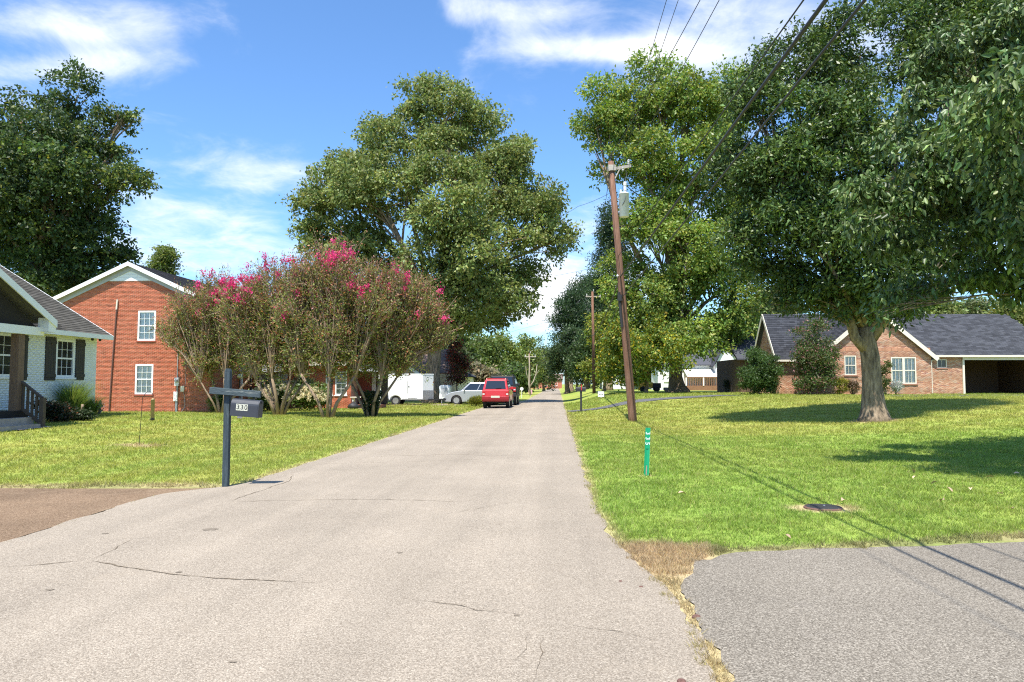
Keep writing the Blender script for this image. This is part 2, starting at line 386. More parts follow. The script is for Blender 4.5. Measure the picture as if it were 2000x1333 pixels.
g_ = npmesh('ground', V, Fq, lawnM, grass_col(GX, GY).reshape(-1, 3), smooth=True); tag(g_, kind='structure')
g_['label'] = 'mown lawns and verges on both sides of the road'

def strip_mesh(name, ys, fl, fr, zf, mat, nacross=8, parent=None, rag=0.0):
    rng = np.random.default_rng(len(name)); ys = np.asarray(ys); V = []
    ker = np.array([.15, .35, .5, .35, .15]); nz = lambda: rag * (np.convolve(rng.normal(size=len(ys)), ker, 'same') + .35 * rng.normal(size=len(ys))); el = fl(ys) + nz(); er = fr(ys) + nz()
    T = np.linspace(0, 1, nacross + 1); X = el[:, None] + (er - el)[:, None] * T[None]; Y = np.repeat(ys[:, None], nacross + 1, 1)
    V = np.stack([X, Y, zf(X, Y)], -1).reshape(-1, 3); ii = np.arange(len(V)).reshape(len(ys), -1)
    Fq = np.stack([ii[:-1, :-1], ii[:-1, 1:], ii[1:, 1:], ii[1:, :-1]], -1).reshape(-1, 4)
    return npmesh(name, V, Fq, mat, None, parent, smooth=True)

def aggregate(name, dark, mid, light, scale, blotch, c_st, bump=.5, lanes=.0, dust=.45):
    """chip-seal surfacing: stones of several greys in darker binder"""
    m = bpy.data.materials.new(name); m.use_nodes = True; n, l = m.node_tree.nodes, m.node_tree.links; b = n['Principled BSDF']
    b.inputs['Roughness'].default_value = .92; b.inputs['Specular IOR Level'].default_value = .15
    tcn = n.new('ShaderNodeTexCoord')
    vo = n.new('ShaderNodeTexVoronoi'); vo.inputs['Scale'].default_value = scale; l.new(tcn.outputs['Object'], vo.inputs['Vector'])
    r = n.new('ShaderNodeValToRGB'); l.new(vo.outputs['Color'], r.inputs[0]); e = r.color_ramp.elements
    e[0].position = 0.1; e[0].color = (*dark, 1); e[1].position = .9; e[1].color = (*light, 1); k = e.new(.5); k.color = (*mid, 1)
    v2 = n.new('ShaderNodeTexNoise'); v2.inputs['Scale'].default_value = scale * .5; v2.inputs['Detail'].default_value = 3; l.new(tcn.outputs['Object'], v2.inputs['Vector'])
    mr2 = n.new('ShaderNodeMapRange'); l.new(v2.outputs[0], mr2.inputs[0]); mr2.inputs[1].default_value = .35; mr2.inputs[2].default_value = .65; mr2.inputs[3].default_value = .8; mr2.inputs[4].default_value = 1.16
    nz = n.new('ShaderNodeTexNoise'); nz.inputs['Scale'].default_value = .55; nz.inputs['Detail'].default_value = 8; nz.inputs['Roughness'].default_value = .6; l.new(tcn.outputs['Object'], nz.inputs[0])
    mr = n.new('ShaderNodeMapRange'); l.new(nz.outputs[0], mr.inputs[0]); mr.inputs[1].default_value = .3; mr.inputs[2].default_value = .7; mr.inputs[3].default_value = 1 - blotch; mr.inputs[4].default_value = 1 + blotch
    mm = n.new('ShaderNodeMath'); mm.operation = 'MULTIPLY'; l.new(mr.outputs[0], mm.inputs[0]); l.new(mr2.outputs[0], mm.inputs[1])
    mpn = n.new('ShaderNodeMapping'); mpn.inputs['Rotation'].default_value = (0, 0, math.atan(SL)); l.new(tcn.outputs['Object'], mpn.inputs[0])
    mp2 = n.new('ShaderNodeMapping'); mp2.inputs['Scale'].default_value = (1.5, .035, 1); l.new(mpn.outputs[0], mp2.inputs[0])
    lane = n.new('ShaderNodeTexNoise'); lane.inputs['Scale'].default_value = 1.0; lane.inputs['Detail'].default_value = 5; lane.inputs['Roughness'].default_value = .6; l.new(mp2.outputs[0], lane.inputs[0])
    mrl = n.new('ShaderNodeMapRange'); l.new(lane.outputs[0], mrl.inputs[0]); mrl.inputs[1].default_value = .3; mrl.inputs[2].default_value = .7; mrl.inputs[3].default_value = 1 - lanes; mrl.inputs[4].default_value = 1 + lanes
    m3 = n.new('ShaderNodeMath'); m3.operation = 'MULTIPLY'; l.new(mm.outputs[0], m3.inputs[0]); l.new(mrl.outputs[0], m3.inputs[1]); mm = m3
    hs = n.new('ShaderNodeHueSaturation'); l.new(r.outputs[0], hs.inputs['Color']); l.new(mm.outputs[0], hs.inputs['Value'])
    n3 = n.new('ShaderNodeTexNoise'); n3.inputs['Scale'].default_value = 1.4; n3.inputs['Detail'].default_value = 9; n3.inputs['Roughness'].default_value = .75; l.new(tcn.outputs['Object'], n3.inputs[0])
    r3 = n.new('ShaderNodeValToRGB'); r3.color_ramp.elements[0].position = .56; r3.color_ramp.elements[1].position = .78; l.new(n3.outputs[0], r3.inputs[0])
    mx = n.new('ShaderNodeMix'); mx.data_type = 'RGBA'; sc = n.new('ShaderNodeMath'); sc.operation = 'MULTIPLY'; sc.inputs[1].default_value = dust; l.new(r3.outputs[0], sc.inputs[0]); l.new(sc.outputs[0], mx.inputs[0])
    l.new(hs.outputs[0], mx.inputs[6]); mx.inputs[7].default_value = (*c_st, 1); l.new(mx.outputs[2], b.inputs['Base Color'])
    bp = n.new('ShaderNodeBump'); bp.inputs['Strength'].default_value = bump; bp.inputs['Distance'].default_value = .008; l.new(vo.outputs['Distance'], bp.inputs['Height']); bp.invert = True; l.new(bp.outputs[0], b.inputs['Normal'])
    return m
roadM = aggregate('chip_seal_road', (.195, .160, .120), (.285, .240, .186), (.395, .340, .268), 150, .10, (.33, .27, .20), lanes=.11)
driveM = aggregate('asphalt_drive', (.106, .091, .070), (.190, .165, .131), (.335, .298, .24), 130, .10, (.20, .175, .15))
brownM = aggregate('brown_aggregate_drive', (.115, .074, .044), (.195, .130, .080), (.285, .205, .135), 110, .25, (.36, .27, .17), dust=.75)
darkdriveM = aggregate('dark_asphalt', (.05, .05, .05), (.10, .10, .105), (.19, .19, .19), 60, .12, (.12, .12, .12))

ys = np.concatenate([np.arange(-14, 2, 1.0), np.arange(2, 40, .10), np.arange(40, 130, 1.0), np.arange(130, 420, 10.0)])
crown = lambda X, Y: 0.03 * (1 - ((X - (XL(Y) + XR(Y)) / 2) / ((XR(Y) - XL(Y)) / 2)) ** 2).clip(-.2, 1)
road = strip_mesh('road', ys, lambda y: XL(y) + .0, lambda y: XR(y), crown, roadM, 16, rag=.022)
tag(road, kind='structure'); road['label'] = 'pale worn chip-seal road running straight away'
def flat(z): return lambda X, Y: np.full_like(X, z)
dl = strip_mesh('driveway', np.concatenate([np.arange(-6, 8, .5), np.arange(8, 10.9, .15), [10.86]]), lambda y: np.full_like(y, -30.0), lambda y: XL(y) - .01, flat(-.004), brownM, 30, rag=.012)
_v = np.zeros(len(dl.data.vertices) * 3, np.float32); dl.data.vertices.foreach_get('co', _v); _v = _v.reshape(-1, 3); _k = _v[:, 1] > 10.7; _v[_k, 1] += .05 * np.sin(_v[_k, 0] * 2.1) + .04 * np.sin(_v[_k, 0] * 5.3 + 1); dl.data.vertices.foreach_set('co', _v.ravel()); tag(dl, kind='structure'); dl['label'] = 'brown stained aggregate driveway joining the road on the left'
# right-hand asphalt drive
rng0 = np.random.default_rng(3); sx = np.concatenate([np.linspace(0, .22, 60), np.linspace(.22, 1, 30)[1:]]); T = np.concatenate([np.linspace(0, .75, 12), np.linspace(.75, 1, 60)[1:]])
x0 = 1.42 + 38 * sx; top = drive_top(x0) + .014 * rng0.normal(size=len(x0)); V = np.zeros((len(sx), len(T), 3))
V[..., 1] = -8 + (top[:, None] + 8) * T[None]; lft = drive_left(V[..., 1]) + .008 * rng0.normal(size=len(T))[None]; V[..., 0] = lft + (39.4 - lft) * sx[:, None]; V[..., 2] = .0015
V = V.reshape(-1, 3); ii = np.arange(len(V)).reshape(len(sx), len(T)); Fq = np.stack([ii[:-1, :-1], ii[1:, :-1], ii[1:, 1:], ii[:-1, 1:]], -1).reshape(-1, 4)
dr = npmesh('driveway', np.array(V), Fq, driveM, None, smooth=True); tag(dr, kind='structure'); dr['label'] = 'grey asphalt driveway in the right foreground'
# terrain-following ribbons
def ribbon(name, pts, w, mat, lift=.02, label=None):
    pts = [Vector((p[0], p[1], 0)) for p in pts]; V = []
    dense = []
    for a, b in zip(pts[:-1], pts[1:]):
        k = max(2, int((b - a).length / .4)); dense += [a.lerp(b, i / k) for i in range(k)]
    dense.append(pts[-1])
    for i, p in enumerate(dense):
        d = (dense[min(i + 1, len(dense) - 1)] - dense[max(i - 1, 0)]).normalized(); s = Vector((-d.y, d.x, 0)) * w / 2
        for t in (-1, -.5, 0, .5, 1):
            q = p + s * t; V.append((q.x, q.y, float(zT(q.x, q.y)) + lift))
    ii = np.arange(len(V)).reshape(-1, 5); Fq = np.stack([ii[:-1, :-1], ii[1:, :-1], ii[1:, 1:], ii[:-1, 1:]], -1).reshape(-1, 4)
    o = npmesh(name, np.array(V), Fq, mat, None, smooth=True); tag(o, kind='structure')
    if label: o['label'] = label
    return o
ribbon('driveway', [(3.0, 39.8), (5, 39.8), (8, 41.5), (13, 43.5)], 1.9, darkdriveM, .03, 'dark asphalt side drive past the leaning utility pole')
ribbon('driveway', [(20, 39.5), (26, 42.0), (31, 43.5), (44, 44)], 2.6, darkdriveM, .03, 'dark asphalt drive leading to the carport')
ribbon('driveway', [(-3.4, 52.5), (-9, 53), (-14, 53.6)], 4.2, concreteM, .02, 'pale driveway where the white trailer stands')
wk = ribbon('walkway', [(-17.5, 19.2), (-14, 18.95), (-12.1, 18.9)], 1.3, concreteM, .03, 'tan concrete walk in front of the white house steps')

# cracks and marks on the road surface, children of the road
crackM = pm('crack_fill', (.165, .132, .095), .95, .3, 12, spec=.05)
stainM = pm('tar_mark', (.185, .155, .12), .9, .3, 30, spec=.05)
def ground0(px, py):
    p = P(px, py, 10); t = (0.028 - EYE) / (p.z - EYE); return Vector((p.x * t, 10 * t, 0))
rc = np.random.default_rng(5)
def crack(pix, w=.012):
    pts = [ground0(*q) for q in pix]; V = []; dense = []
    for a, b in zip(pts[:-1], pts[1:]):
        k = max(3, int((b - a).length / .07)); dense += [a.lerp(b, i / k) for i in range(k)]
    dense.append(pts[-1]); n = len(dense); off = np.cumsum(rc.normal(size=n) * .012); off -= np.linspace(off[0], off[-1], n)
    for i, p in enumerate(dense):
        d = (dense[min(i + 1, n - 1)] - dense[max(i - 1, 0)]).normalized(); s = Vector((-d.y, d.x, 0)); ww = w * .72 * (.2 + rc.random() * 1.0) * (min(i, n - 1 - i, 4) + .4) / 4.4
        q = p + s * off[i]
        for t in (-.5, .5):
            z = float(crown(np.array([q.x]), np.array([q.y]))[0]) + .004; r = q + s * ww * t; V.append((r.x, r.y, z))
    ii = np.arange(len(V)).reshape(-1, 2); Fq = np.stack([ii[:-1, 0], ii[1:, 0], ii[1:, 1], ii[:-1, 1]], -1)
    return npmesh('crack', np.array(V), Fq, crackM, None, road)
for pix, w in (([(0, 1104), (90, 1100), (175, 1092)], .02), ([(175, 1092), (225, 1072), (255, 1053)], .016), ([(175, 1094), (300, 1112), (350, 1118), (420, 1130), (620, 1140)], .022),
               ([(450, 978), (510, 958), (560, 938), (575, 926)], .02), ([(450, 980), (600, 978), (740, 975), (900, 980)], .02), ([(780, 1167), (880, 1180), (930, 1190), (1030, 1200)], .012),
               ([(1035, 1235), (1030, 1265), (1000, 1290)], .010), ([(690, 893), (870, 888), (1000, 890)], .02), ([(1060, 1236), (1050, 1280), (1040, 1330)], .008),
               ([(600, 905), (780, 903), (960, 897)], .016), ([(1100, 1215), (1250, 1235), (1330, 1250)], .009), ([(640, 955), (680, 950)], .014), ([(860, 1005), (1020, 978)], .008)):
    crack(pix, w)
for (px, py, r) in ((411, 1034, .08), (455, 1294, .022), (205, 1040, .035), (350, 1118, .03), (98, 1151, .03), (1010, 1200, .02), (780, 1080, .03)):
    c = ground0(px, py); m = MB(); k = 18
    ring = []
    for i in range(k):
        a = 2 * math.pi * i / k; rr = r * (.7 + .5 * rc.random()); x, y = c.x + math.cos(a) * rr, c.y + math.sin(a) * rr * .75
        ring.append((x, y, float(crown(np.array([x]), np.array([y]))[0]) + .0035))
    m.quad(*ring); m.build('tar_mark', stainM, road)
# pebbles and leaf litter on the near tarmac
peb = np.random.default_rng(8)
for (px, py, s) in ((1330, 1322, .022), (1360, 1196, .03), (1252, 1140, .014), (1212, 1130, .014), (1304, 1126, .016)):
    c = ground0(px, py); m = MB(); m.lathe([(.001, 0), (s * .8, s * .1), (s, s * .35), (s * .6, s * .75), (.001, s * .85)], 7)
    for i, v in enumerate(m.v): m.v[i] = (v[0] * (1 + .3 * peb.random()), v[1] * (.7 + .3 * peb.random()), v[2])
    o = m.build('pebble', rustM); o.location = (c.x, c.y, -.012 if px == 1360 else -.004 + float(crown(np.array([c.x]), np.array([c.y]))[0])); tag(o, {1330: 'reddish pebble at the bottom edge of the road', 1360: 'brown clod in the dry strip beside the asphalt drive', 1252: 'small pebble at the top of the dry strip', 1212: 'small dark pebble on the road left of the dry strip', 1304: 'pebble in the bare dirt by the drive corner'}[px], 'pebble', 'loose pebbles')

# ---------------------------------------------------------------- grass blades (uncountable: one object)
def on_grass(x, y):
    w1 = .03 * np.sin(y * 11 + 3 * np.sin(y * 2.1)) + .02 * np.sin(y * 29); w2 = .03 * np.sin(x * 11 + 3 * np.sin(x * 2.1)) + .02 * np.sin(x * 27)
    ok = (np.maximum(x - XR(y), XL(y) - x) > -.03 + w1) & ~((x < XL(y)) & (y < 10.76 + w2 + .05 * np.sin(x * 2.1) + .04 * np.sin(x * 5.3 + 1))) & ~((x > drive_left(y) - .01) & (y < drive_top(x) - .06 + w2))
    ok &= ~((np.hypot(x - valve.x, (y - valve.y)) < .27)) & ~((x < -12.05) & (np.abs(y - 19) < .68))
    ok &= ~((x < -13.9) & (y < 25.3) & (y > 14)) & ~((x > 3) & (x < 13) & (np.abs(y - 39.8 - .37 * np.maximum(x - 5, 0)) < 1.0))
    ok &= np.hypot(x - ash.x, y - ash.y) > .45
    return ok
def blades(rng, n, d0, d1, per, box=None, hk=1.0):
    """tufts of triangular blades; density thins and blades widen with distance"""
    if box: x = box[0] + (box[1] - box[0]) * rng.random(n); y = box[2] + (box[3] - box[2]) * rng.random(n)
    else: y = d0 * (d1 / d0) ** rng.random(n); x = (rng.random(n) * 2 - 1) * (y * .72 + 1.0)
    ok = on_grass(x, y); x, y = x[ok], y[ok]
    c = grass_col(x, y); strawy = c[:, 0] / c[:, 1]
    keep = rng.random(len(x)) > np.clip((strawy - 1.15) * 1.6, 0, .75); x, y, c = x[keep], y[keep], c[keep]
    x = np.repeat(x, per); y = np.repeat(y, per); c = np.repeat(c, per, 0); sp = .0042 * y
    x = x + rng.normal(size=len(x)) * sp; y = y + rng.normal(size=len(y)) * sp
    ok = on_grass(x, y); x, y, c = x[ok], y[ok], c[ok]; n = len(x)
    z = zT(x, y) - .006; hh = hk * (.036 + .0009 * y) * (.5 + .9 * rng.random(n)) * (1 + .35 * np.sin(x * 2.7 + 2 * np.sin(y * 1.9)) * np.sin(y * 2.2 + x)); a = rng.random(n) * 2 * np.pi; b = rng.random(n) * 2 * np.pi; lean = .3 + .9 * rng.random(n)
    B = np.stack([x, y, z], -1); s = np.stack([np.cos(a), np.sin(a), 0 * a], -1) * (np.maximum(.00105 * y, .0075) * (.6 + .8 * rng.random(n)))[:, None] / 2
    tip = B + np.stack([np.cos(b) * lean * hh, np.sin(b) * lean * hh, hh], -1)
    c = c * (1.08 + rng.normal(size=(n, 1)) * .22); k = rng.random(n) < .10; c[k] = c[k] * .3 + np.array([.46, .40, .17]) * .7
    return np.stack([B - s, B + s, tip], 1).reshape(-1, 3), np.repeat(np.clip(c, .01, .8), 3, 0)
rg = np.random.default_rng(21); VV, CC = [], []
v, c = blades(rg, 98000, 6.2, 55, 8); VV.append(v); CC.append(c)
# straw blades along the dry strip and the verge edge
v, c = blades(rg, 5000, 0, 0, 7, (1.0, 1.9, 3.4, 7.1), .8); VV.append(v); CC.append(c)
V = np.concatenate(VV); C = np.concatenate(CC)
gr = npmesh('lawn_grass', V, np.arange(len(V)).reshape(-1, 3), bladeM, C)
tag(gr, 'short mown green grass covering both lawns', 'grass', kind='stuff')

# ---------------------------------------------------------------- houses
def wall_sheet(mb, O, ux, n, W, H, holes=(), top=None, reveal=.09):
    """vertical wall skin in the plane (ux, z) with rectangular holes and reveals; top(u) gives the upper edge"""
    O, ux, n = Vector(O), Vector(ux), Vector(n)
    top = top or (lambda u: H); br = sorted(set([0, W] + [h[0] for h in holes] + [h[1] for h in holes] + list(getattr(top, 'breaks', []))))
    pt = lambda u, v: O + ux * u + Vector((0, 0, v))
    for a, b in zip(br[:-1], br[1:]):
        hs = sorted([h for h in holes if h[0] < b - 1e-6 and h[1] > a + 1e-6], key=lambda h: h[2]); z = 0
        for h in hs:
            if h[2] > z: mb.quad(pt(a, z), pt(b, z), pt(b, h[2]), pt(a, h[2]))
            z = h[3]
        mb.quad(pt(a, z), pt(b, z), pt(b, top(b)), pt(a, top(a)))
    for h in holes:
        i = -n * reveal
        for (p, q) in (((h[0], h[2]), (h[1], h[2])), ((h[1], h[2]), (h[1], h[3])), ((h[1], h[3]), (h[0], h[3])), ((h[0], h[3]), (h[0], h[2]))):
            a, b = pt(*p), pt(*q); mb.quad(a, b, b + i, a + i)
def brick_rects(W, H, holes=(), top=None, bl=.203, bh=.057, j=.0105, rng=None):
    top = top or (lambda u: H); out = []; row = 0; z = 0
    while z + bh <= H + .001:
        u = -(bl + j) / 2 * (row % 2)
        while u < W:
            a, b = max(u, 0), min(u + bl, W); u += bl + j
            segs = [(a, b)]
            for h in holes:
                if z + bh > h[2] + .004 and z < h[3] - .004:
                    ns = []
                    for (p, q) in segs:
                        if h[0] > p: ns.append((p, min(q, h[0])))
                        if h[1] < q: ns.append((max(p, h[1]), q))
                        if q <= h[0] or p >= h[1]: pass
                    ns2 = []
                    for (p, q) in segs:
                        if q <= h[0] or p >= h[1]: ns2.append((p, q))
                        else:
                            if p < h[0]: ns2.append((p, h[0]))
                            if q > h[1]: ns2.append((h[1], q))
                    segs = ns2
            for (p, q) in segs:
                if q - p > .03 and top(p) >= z + bh * .6 and top(q) >= z + bh * .6: out.append((p, q, z, z + bh))
        z += bh + j; row += 1
    return out
def brick_stuff(name, rects, O, ux, n, colf, mat, parent, rng, proud=.007):
    R = np.array(rects); k = len(R); O, ux, n = (np.array(Vector(q)) for q in (O, ux, n))
    def pt(u, v, d): return O + u[:, None] * ux + v[:, None] * np.array([0, 0, 1.]) + np.asarray(d).reshape(-1, 1) * n
    pr = proud * (.6 + .8 * rng.random(k)); c = .003
    V = np.stack([pt(R[:, 0], R[:, 2], -.004 + 0 * pr), pt(R[:, 1], R[:, 2], -.004 + 0 * pr), pt(R[:, 1], R[:, 3], -.004 + 0 * pr), pt(R[:, 0], R[:, 3], -.004 + 0 * pr),
                  pt(R[:, 0] + c, R[:, 2] + c, pr), pt(R[:, 1] - c, R[:, 2] + c, pr), pt(R[:, 1] - c, R[:, 3] - c, pr), pt(R[:, 0] + c, R[:, 3] - c, pr)], 1).reshape(-1, 3)
    base = np.arange(k)[:, None] * 8
    Fc = np.concatenate([base + np.array([f]) for f in ([4, 5, 6, 7], [0, 1, 5, 4], [1, 2, 6, 5], [2, 3, 7, 6], [3, 0, 4, 7])], 0)
    return npmesh(name, V, Fc, mat, np.repeat(colf(R, rng), 8, 0), parent, kind='stuff')
def shingle_list(W, L, w=.30, e=.14, clip=None, rng=None):
    out = []; row = 0; v = 0
    while v < L - .02:
        u = -w * ((row * .37) % 1)
        while u < W:
            a, b = max(u, 0), min(u + w - .008, W); u += w
            if b - a > .04 and (clip is None or clip((a + b) / 2, v + e / 2)): out.append((a, b, v, min(v + e + .03, L)))
        v += e; row += 1
    return out
def shingle_stuff(name, rects, O, ux, uv, mat, parent, rng, th=.012):
    R = np.array(rects); k = len(R); O, ux, uv = (np.array(Vector(q)) for q in (O, ux, uv)); n = np.cross(ux, uv); n /= np.linalg.norm(n)
    if n[2] < 0: n = -n
    t = th * (.7 + .6 * rng.random(k)); jv = rng.normal(size=k) * .004
    pt = lambda u, v, d: O + u[:, None] * ux + v[:, None] * uv + d[:, None] * n
    V = np.stack([pt(R[:, 0], R[:, 2] + jv, 0 * t + .001), pt(R[:, 1], R[:, 2] + jv, 0 * t + .001), pt(R[:, 1], R[:, 2] + jv, t + .006), pt(R[:, 0], R[:, 2] + jv, t + .006), pt(R[:, 1], R[:, 3], 0 * t + .003), pt(R[:, 0], R[:, 3], 0 * t + .003)], 1).reshape(-1, 3)
    base = np.arange(k)[:, None] * 6
    Fc = np.concatenate([base + np.array([f]) for f in ([0, 1, 2, 3], [3, 2, 4, 5])], 0)
    return npmesh(name, V, Fc, mat, None, parent, kind='stuff')

PANE = {}
def window(parent, M, w, h, cols=3, rows=2, mat=None, casing=.07, glass=None, blind=None, sash=True, sill=True, inset=.05, panes=True, mun=.009):
    """double-hung window in the local plane x-z, facing -y; M places its lower left corner"""
    mat = mat or whitewoodM; glass = glass or glassM; c = casing; m = MB()
    y0, y1 = -.012, inset + .03
    m.box(0, c, y0, y1, 0, h); m.box(w - c, w, y0, y1, 0, h); m.box(c, w - c, y0, y1, h - c, h); m.box(c, w - c, y0, y1, 0, c)
    if sash: m.box(c, w - c, y0 + .014, y1, h / 2 - .025, h / 2 + .025)
    win = m.build('window', mat, parent, mtx=M)
    iw = w - 2 * c; halves = ((c, h / 2 - .025), (h / 2 + .025, h - c)) if sash else ((c, h - c),)
    for (za, zb) in halves:
        pw, ph = iw / cols, (zb - za) / rows
        mu = MB()
        for i in range(1, cols): mu.box(c + pw * i - mun, c + pw * i + mun, .018, .05, za, zb)
        for j_ in range(1, rows): mu.box(c, w - c, .0195, .0485, za + ph * j_ - mun, za + ph * j_ + mun)
        if mu.v: mu.build('muntin', mat, win)
        key = (round(pw, 3), round(ph, 3), glass.name)
        if key not in PANE:
            q = MB(); q.box(.004, pw - .004, .033, .037, .004, ph - .004); me = bpy.data.meshes.new('pane'); me.from_pydata(q.v, [], q.f); me.materials.append(glass); PANE[key] = me
        if panes:
            for i in range(cols):
                for j_ in range(rows): link('pane', PANE[key], win, Matrix.Translation((c + pw * i, 0, za + ph * j_)))
    b = MB()
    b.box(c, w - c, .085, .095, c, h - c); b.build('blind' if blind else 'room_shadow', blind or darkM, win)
    if sill:
        s = MB(); s.box(-.05, w + .05, -.06, .04, -.06, -.002); s.build('sill', mat, win)
    return win
clearglassM = None
def make_clear():
    m = bpy.data.materials.new('clear_pane'); m.use_nodes = True; n, l = m.node_tree.nodes, m.node_tree.links
    n.remove(n['Principled BSDF']); t = n.new('ShaderNodeBsdfTransparent'); t.inputs[0].default_value = (.97, .98, .98, 1); g = n.new('ShaderNodeBsdfGlossy'); g.inputs['Roughness'].default_value = .03
    fr = n.new('ShaderNodeFresnel'); fr.inputs[0].default_value = 1.5; mx = n.new('ShaderNodeMixShader'); l.new(fr.outputs[0], mx.inputs[0]); l.new(t.outputs[0], mx.inputs[1]); l.new(g.outputs[0], mx.inputs[2]); l.new(mx.outputs[0], n['Material Output'].inputs[0])
    return m
clearglassM = make_clear()
FACE_X = Matrix.Rotation(math.pi / 2, 4, 'Z')        # turns a -y facing unit to face +x
rb = np.random.default_rng(31)

# ---- white painted brick house, far left (front wall faces the road, local +x)
Y0 = 25.0; wx = -15.6 + SL * Y0; zb = .28
wh = thing('white_brick_house', 'white painted brick house with dark shutters and porch gable at the left edge', 'house', (wx, Y0, zb), RZ)
HW = 9.5; wz = lambda z: z - zb; eave = wz(3.12)
loc_y = lambda d: (d - Y0) / math.cos(RZ)
holes = []
wins = [(22.98, 23.86, 1.70, 2.90), (20.15, 21.22, 1.70, 2.92)]
for (d0, d1, z0, z1) in wins: holes.append((loc_y(d0) + HW, loc_y(d1) + HW, wz(z0), wz(z1)))
m = MB(); wall_sheet(m, (0, -HW, 0), (0, 1, 0), (1, 0, 0), HW, eave + .1, holes)
gt = lambda u: eave + .1 + (min(u, 8 - u)) * .6
class GT:
    breaks = [4.0]
    def __call__(s, u): return eave + .1 + min(u, 8 - u) * .6
wall_sheet(m, (-8, 0, 0), (1, 0, 0), (0, 1, 0), 8, eave, (), GT()); wall_sheet(m, (-8, -HW, 0), (0, 1, 0), (-1, 0, 0), HW, eave); wall_sheet(m, (-8, -HW, 0), (1, 0, 0), (0, -1, 0), 8, eave, (), GT())
ww = m.build('wall', whitemortarM, wh)
rects = brick_rects(HW, eave + .05, holes)
vis = [r for r in rects if r[1] > HW - 4.4]; vis_s = sorted(vis, key=lambda r: -(r[2] > wz(.95)) - .001 * r[0])
single = vis_s[:300]; sset = set(single); BR = {}
for r in single:
    L = round(r[1] - r[0], 3)
    if L not in BR:
        q = MB(); c = .004; q.add([(-.004, 0, 0), (-.004, L, 0), (-.004, L, .057), (-.004, 0, .057), (.008, c, c), (.008, L - c, c), (.008, L - c, .057 - c), (.008, c, .057 - c)], [(4, 5, 6, 7), (0, 1, 5, 4), (1, 2, 6, 5), (2, 3, 7, 6), (3, 0, 4, 7)])
        me = bpy.data.meshes.new('brick'); me.from_pydata(q.v, [], q.f); me.materials.append(whitebrickM); BR[L] = me
    link('brick', BR[L], ww, Matrix.Translation((0, -HW + r[0], r[2])))
rest = [r for r in rects if r not in sset]
brick_stuff('brick_courses', rest, (0, -HW, 0), (0, 1, 0), (1, 0, 0), lambda R, g: np.ones((len(R), 3)), whitebrickM, ww, rb)
for (d0, d1, z0, z1), nm in zip(wins, 'ab'):
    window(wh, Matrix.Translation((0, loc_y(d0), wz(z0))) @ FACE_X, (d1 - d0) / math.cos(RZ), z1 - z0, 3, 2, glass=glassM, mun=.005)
for (d0, d1, z0, z1) in ((22.48, 22.94, 1.60, 2.94), (23.90, 24.34, 1.62, 2.94), (21.28, 21.72, 1.6, 2.95)):
    m = MB(); a, b = loc_y(d0), loc_y(d1); z0, z1 = wz(z0), wz(z1)
    for k in range(4):
        w_ = (b - a) / 4; m.box(.012, .040, a + w_ * k + .004, a + w_ * (k + 1) - .004, z0, z1)
    m.box(.002, .013, a + .004, b - .004, z0 + .01, z1 - .01)
    for zc in (z0 + .15, z1 - .15): m.box(.040, .06, a, b, zc - .05, zc + .05)
    m.build('shutter', shutterM, wh)
# roof: gable with the ridge along the road
sl = math.atan(.60); ov = .42; rx0 = ov; rl = (4 + ov) / math.cos(sl)
m = MB(); ez = eave + .1 - ov * .6 + .08
m.prism([(ov, -HW - .4, ez), (ov, .2, ez), (-4, .2, ez + (4 + ov) * .6), (-4, -HW - .4, ez + (4 + ov) * .6)], (0, 0, .07))
m.prism([(-8 - ov, -HW - .4, ez), (-8 - ov, .2, ez), (-4, .2, ez + (4 + ov) * .6), (-4, -HW - .4, ez + (4 + ov) * .6)], (0, 0, .07))
rf = m.build('roof', shingleM, wh)
uv = Vector((-math.cos(sl), 0, math.sin(sl)))
sr = shingle_list(HW + .6, rl, .30, .14)
sr = [(a, b, c, d) for a, b, c, d in sr]
near = sorted([s for s in sr if s[1] > HW - 4.6], key=lambda s: -s[0]); ones = near[:300]; oset = set(ones); SH = {}
nv = Vector((math.sin(sl), 0, math.cos(sl)))
for s in ones:
    L = round(s[1] - s[0], 3); H = round(s[3] - s[2], 3)
    if (L, H) not in SH:
        q = MB(); pt = lambda u, v, d: Vector((0, u, 0)) + uv * v + nv * d
        q.add([pt(0, 0, .001), pt(L, 0, .001), pt(L, 0, .02), pt(0, 0, .02), pt(L, H, .004), pt(0, H, .004)], [(0, 1, 2, 3), (3, 2, 4, 5), (0, 3, 5), (1, 4, 2)])
        me = bpy.data.meshes.new('shingle'); me.from_pydata(q.v, [], q.f); me.materials.append(shingleM); SH[(L, H)] = me
    o = Vector((ov, -HW - .4, ez + .07)) + Vector((0, s[0], 0)) + uv * (s[2] + rb.normal() * .003) + nv * .001
    link('shingle', SH[(L, H)], rf, Matrix.Translation(o))
shingle_stuff('shingle_courses', [s for s in sr if s not in oset], (ov, -HW - .4, ez + .07), (0, 1, 0), uv, shingleM, rf, rb)
m = MB(); m.box(ov + .002, ov + .03, -HW - .4, .22, ez - .06, ez + .085); m.build('fascia', whitewoodM, wh)
m = MB(); m.box(.01, ov, -HW - .4, .19, ez - .03, ez - .012); m.build('soffit', creamM, wh)
m = MB()
for sgn, xa in ((1, ov), (-1, -8 - ov)): m.bar((xa, .21, ez + .0), (-4, .21, ez + (4 + ov) * .6 + .0), .03, .16)
m.build('rake_board', whitewoodM, wh)
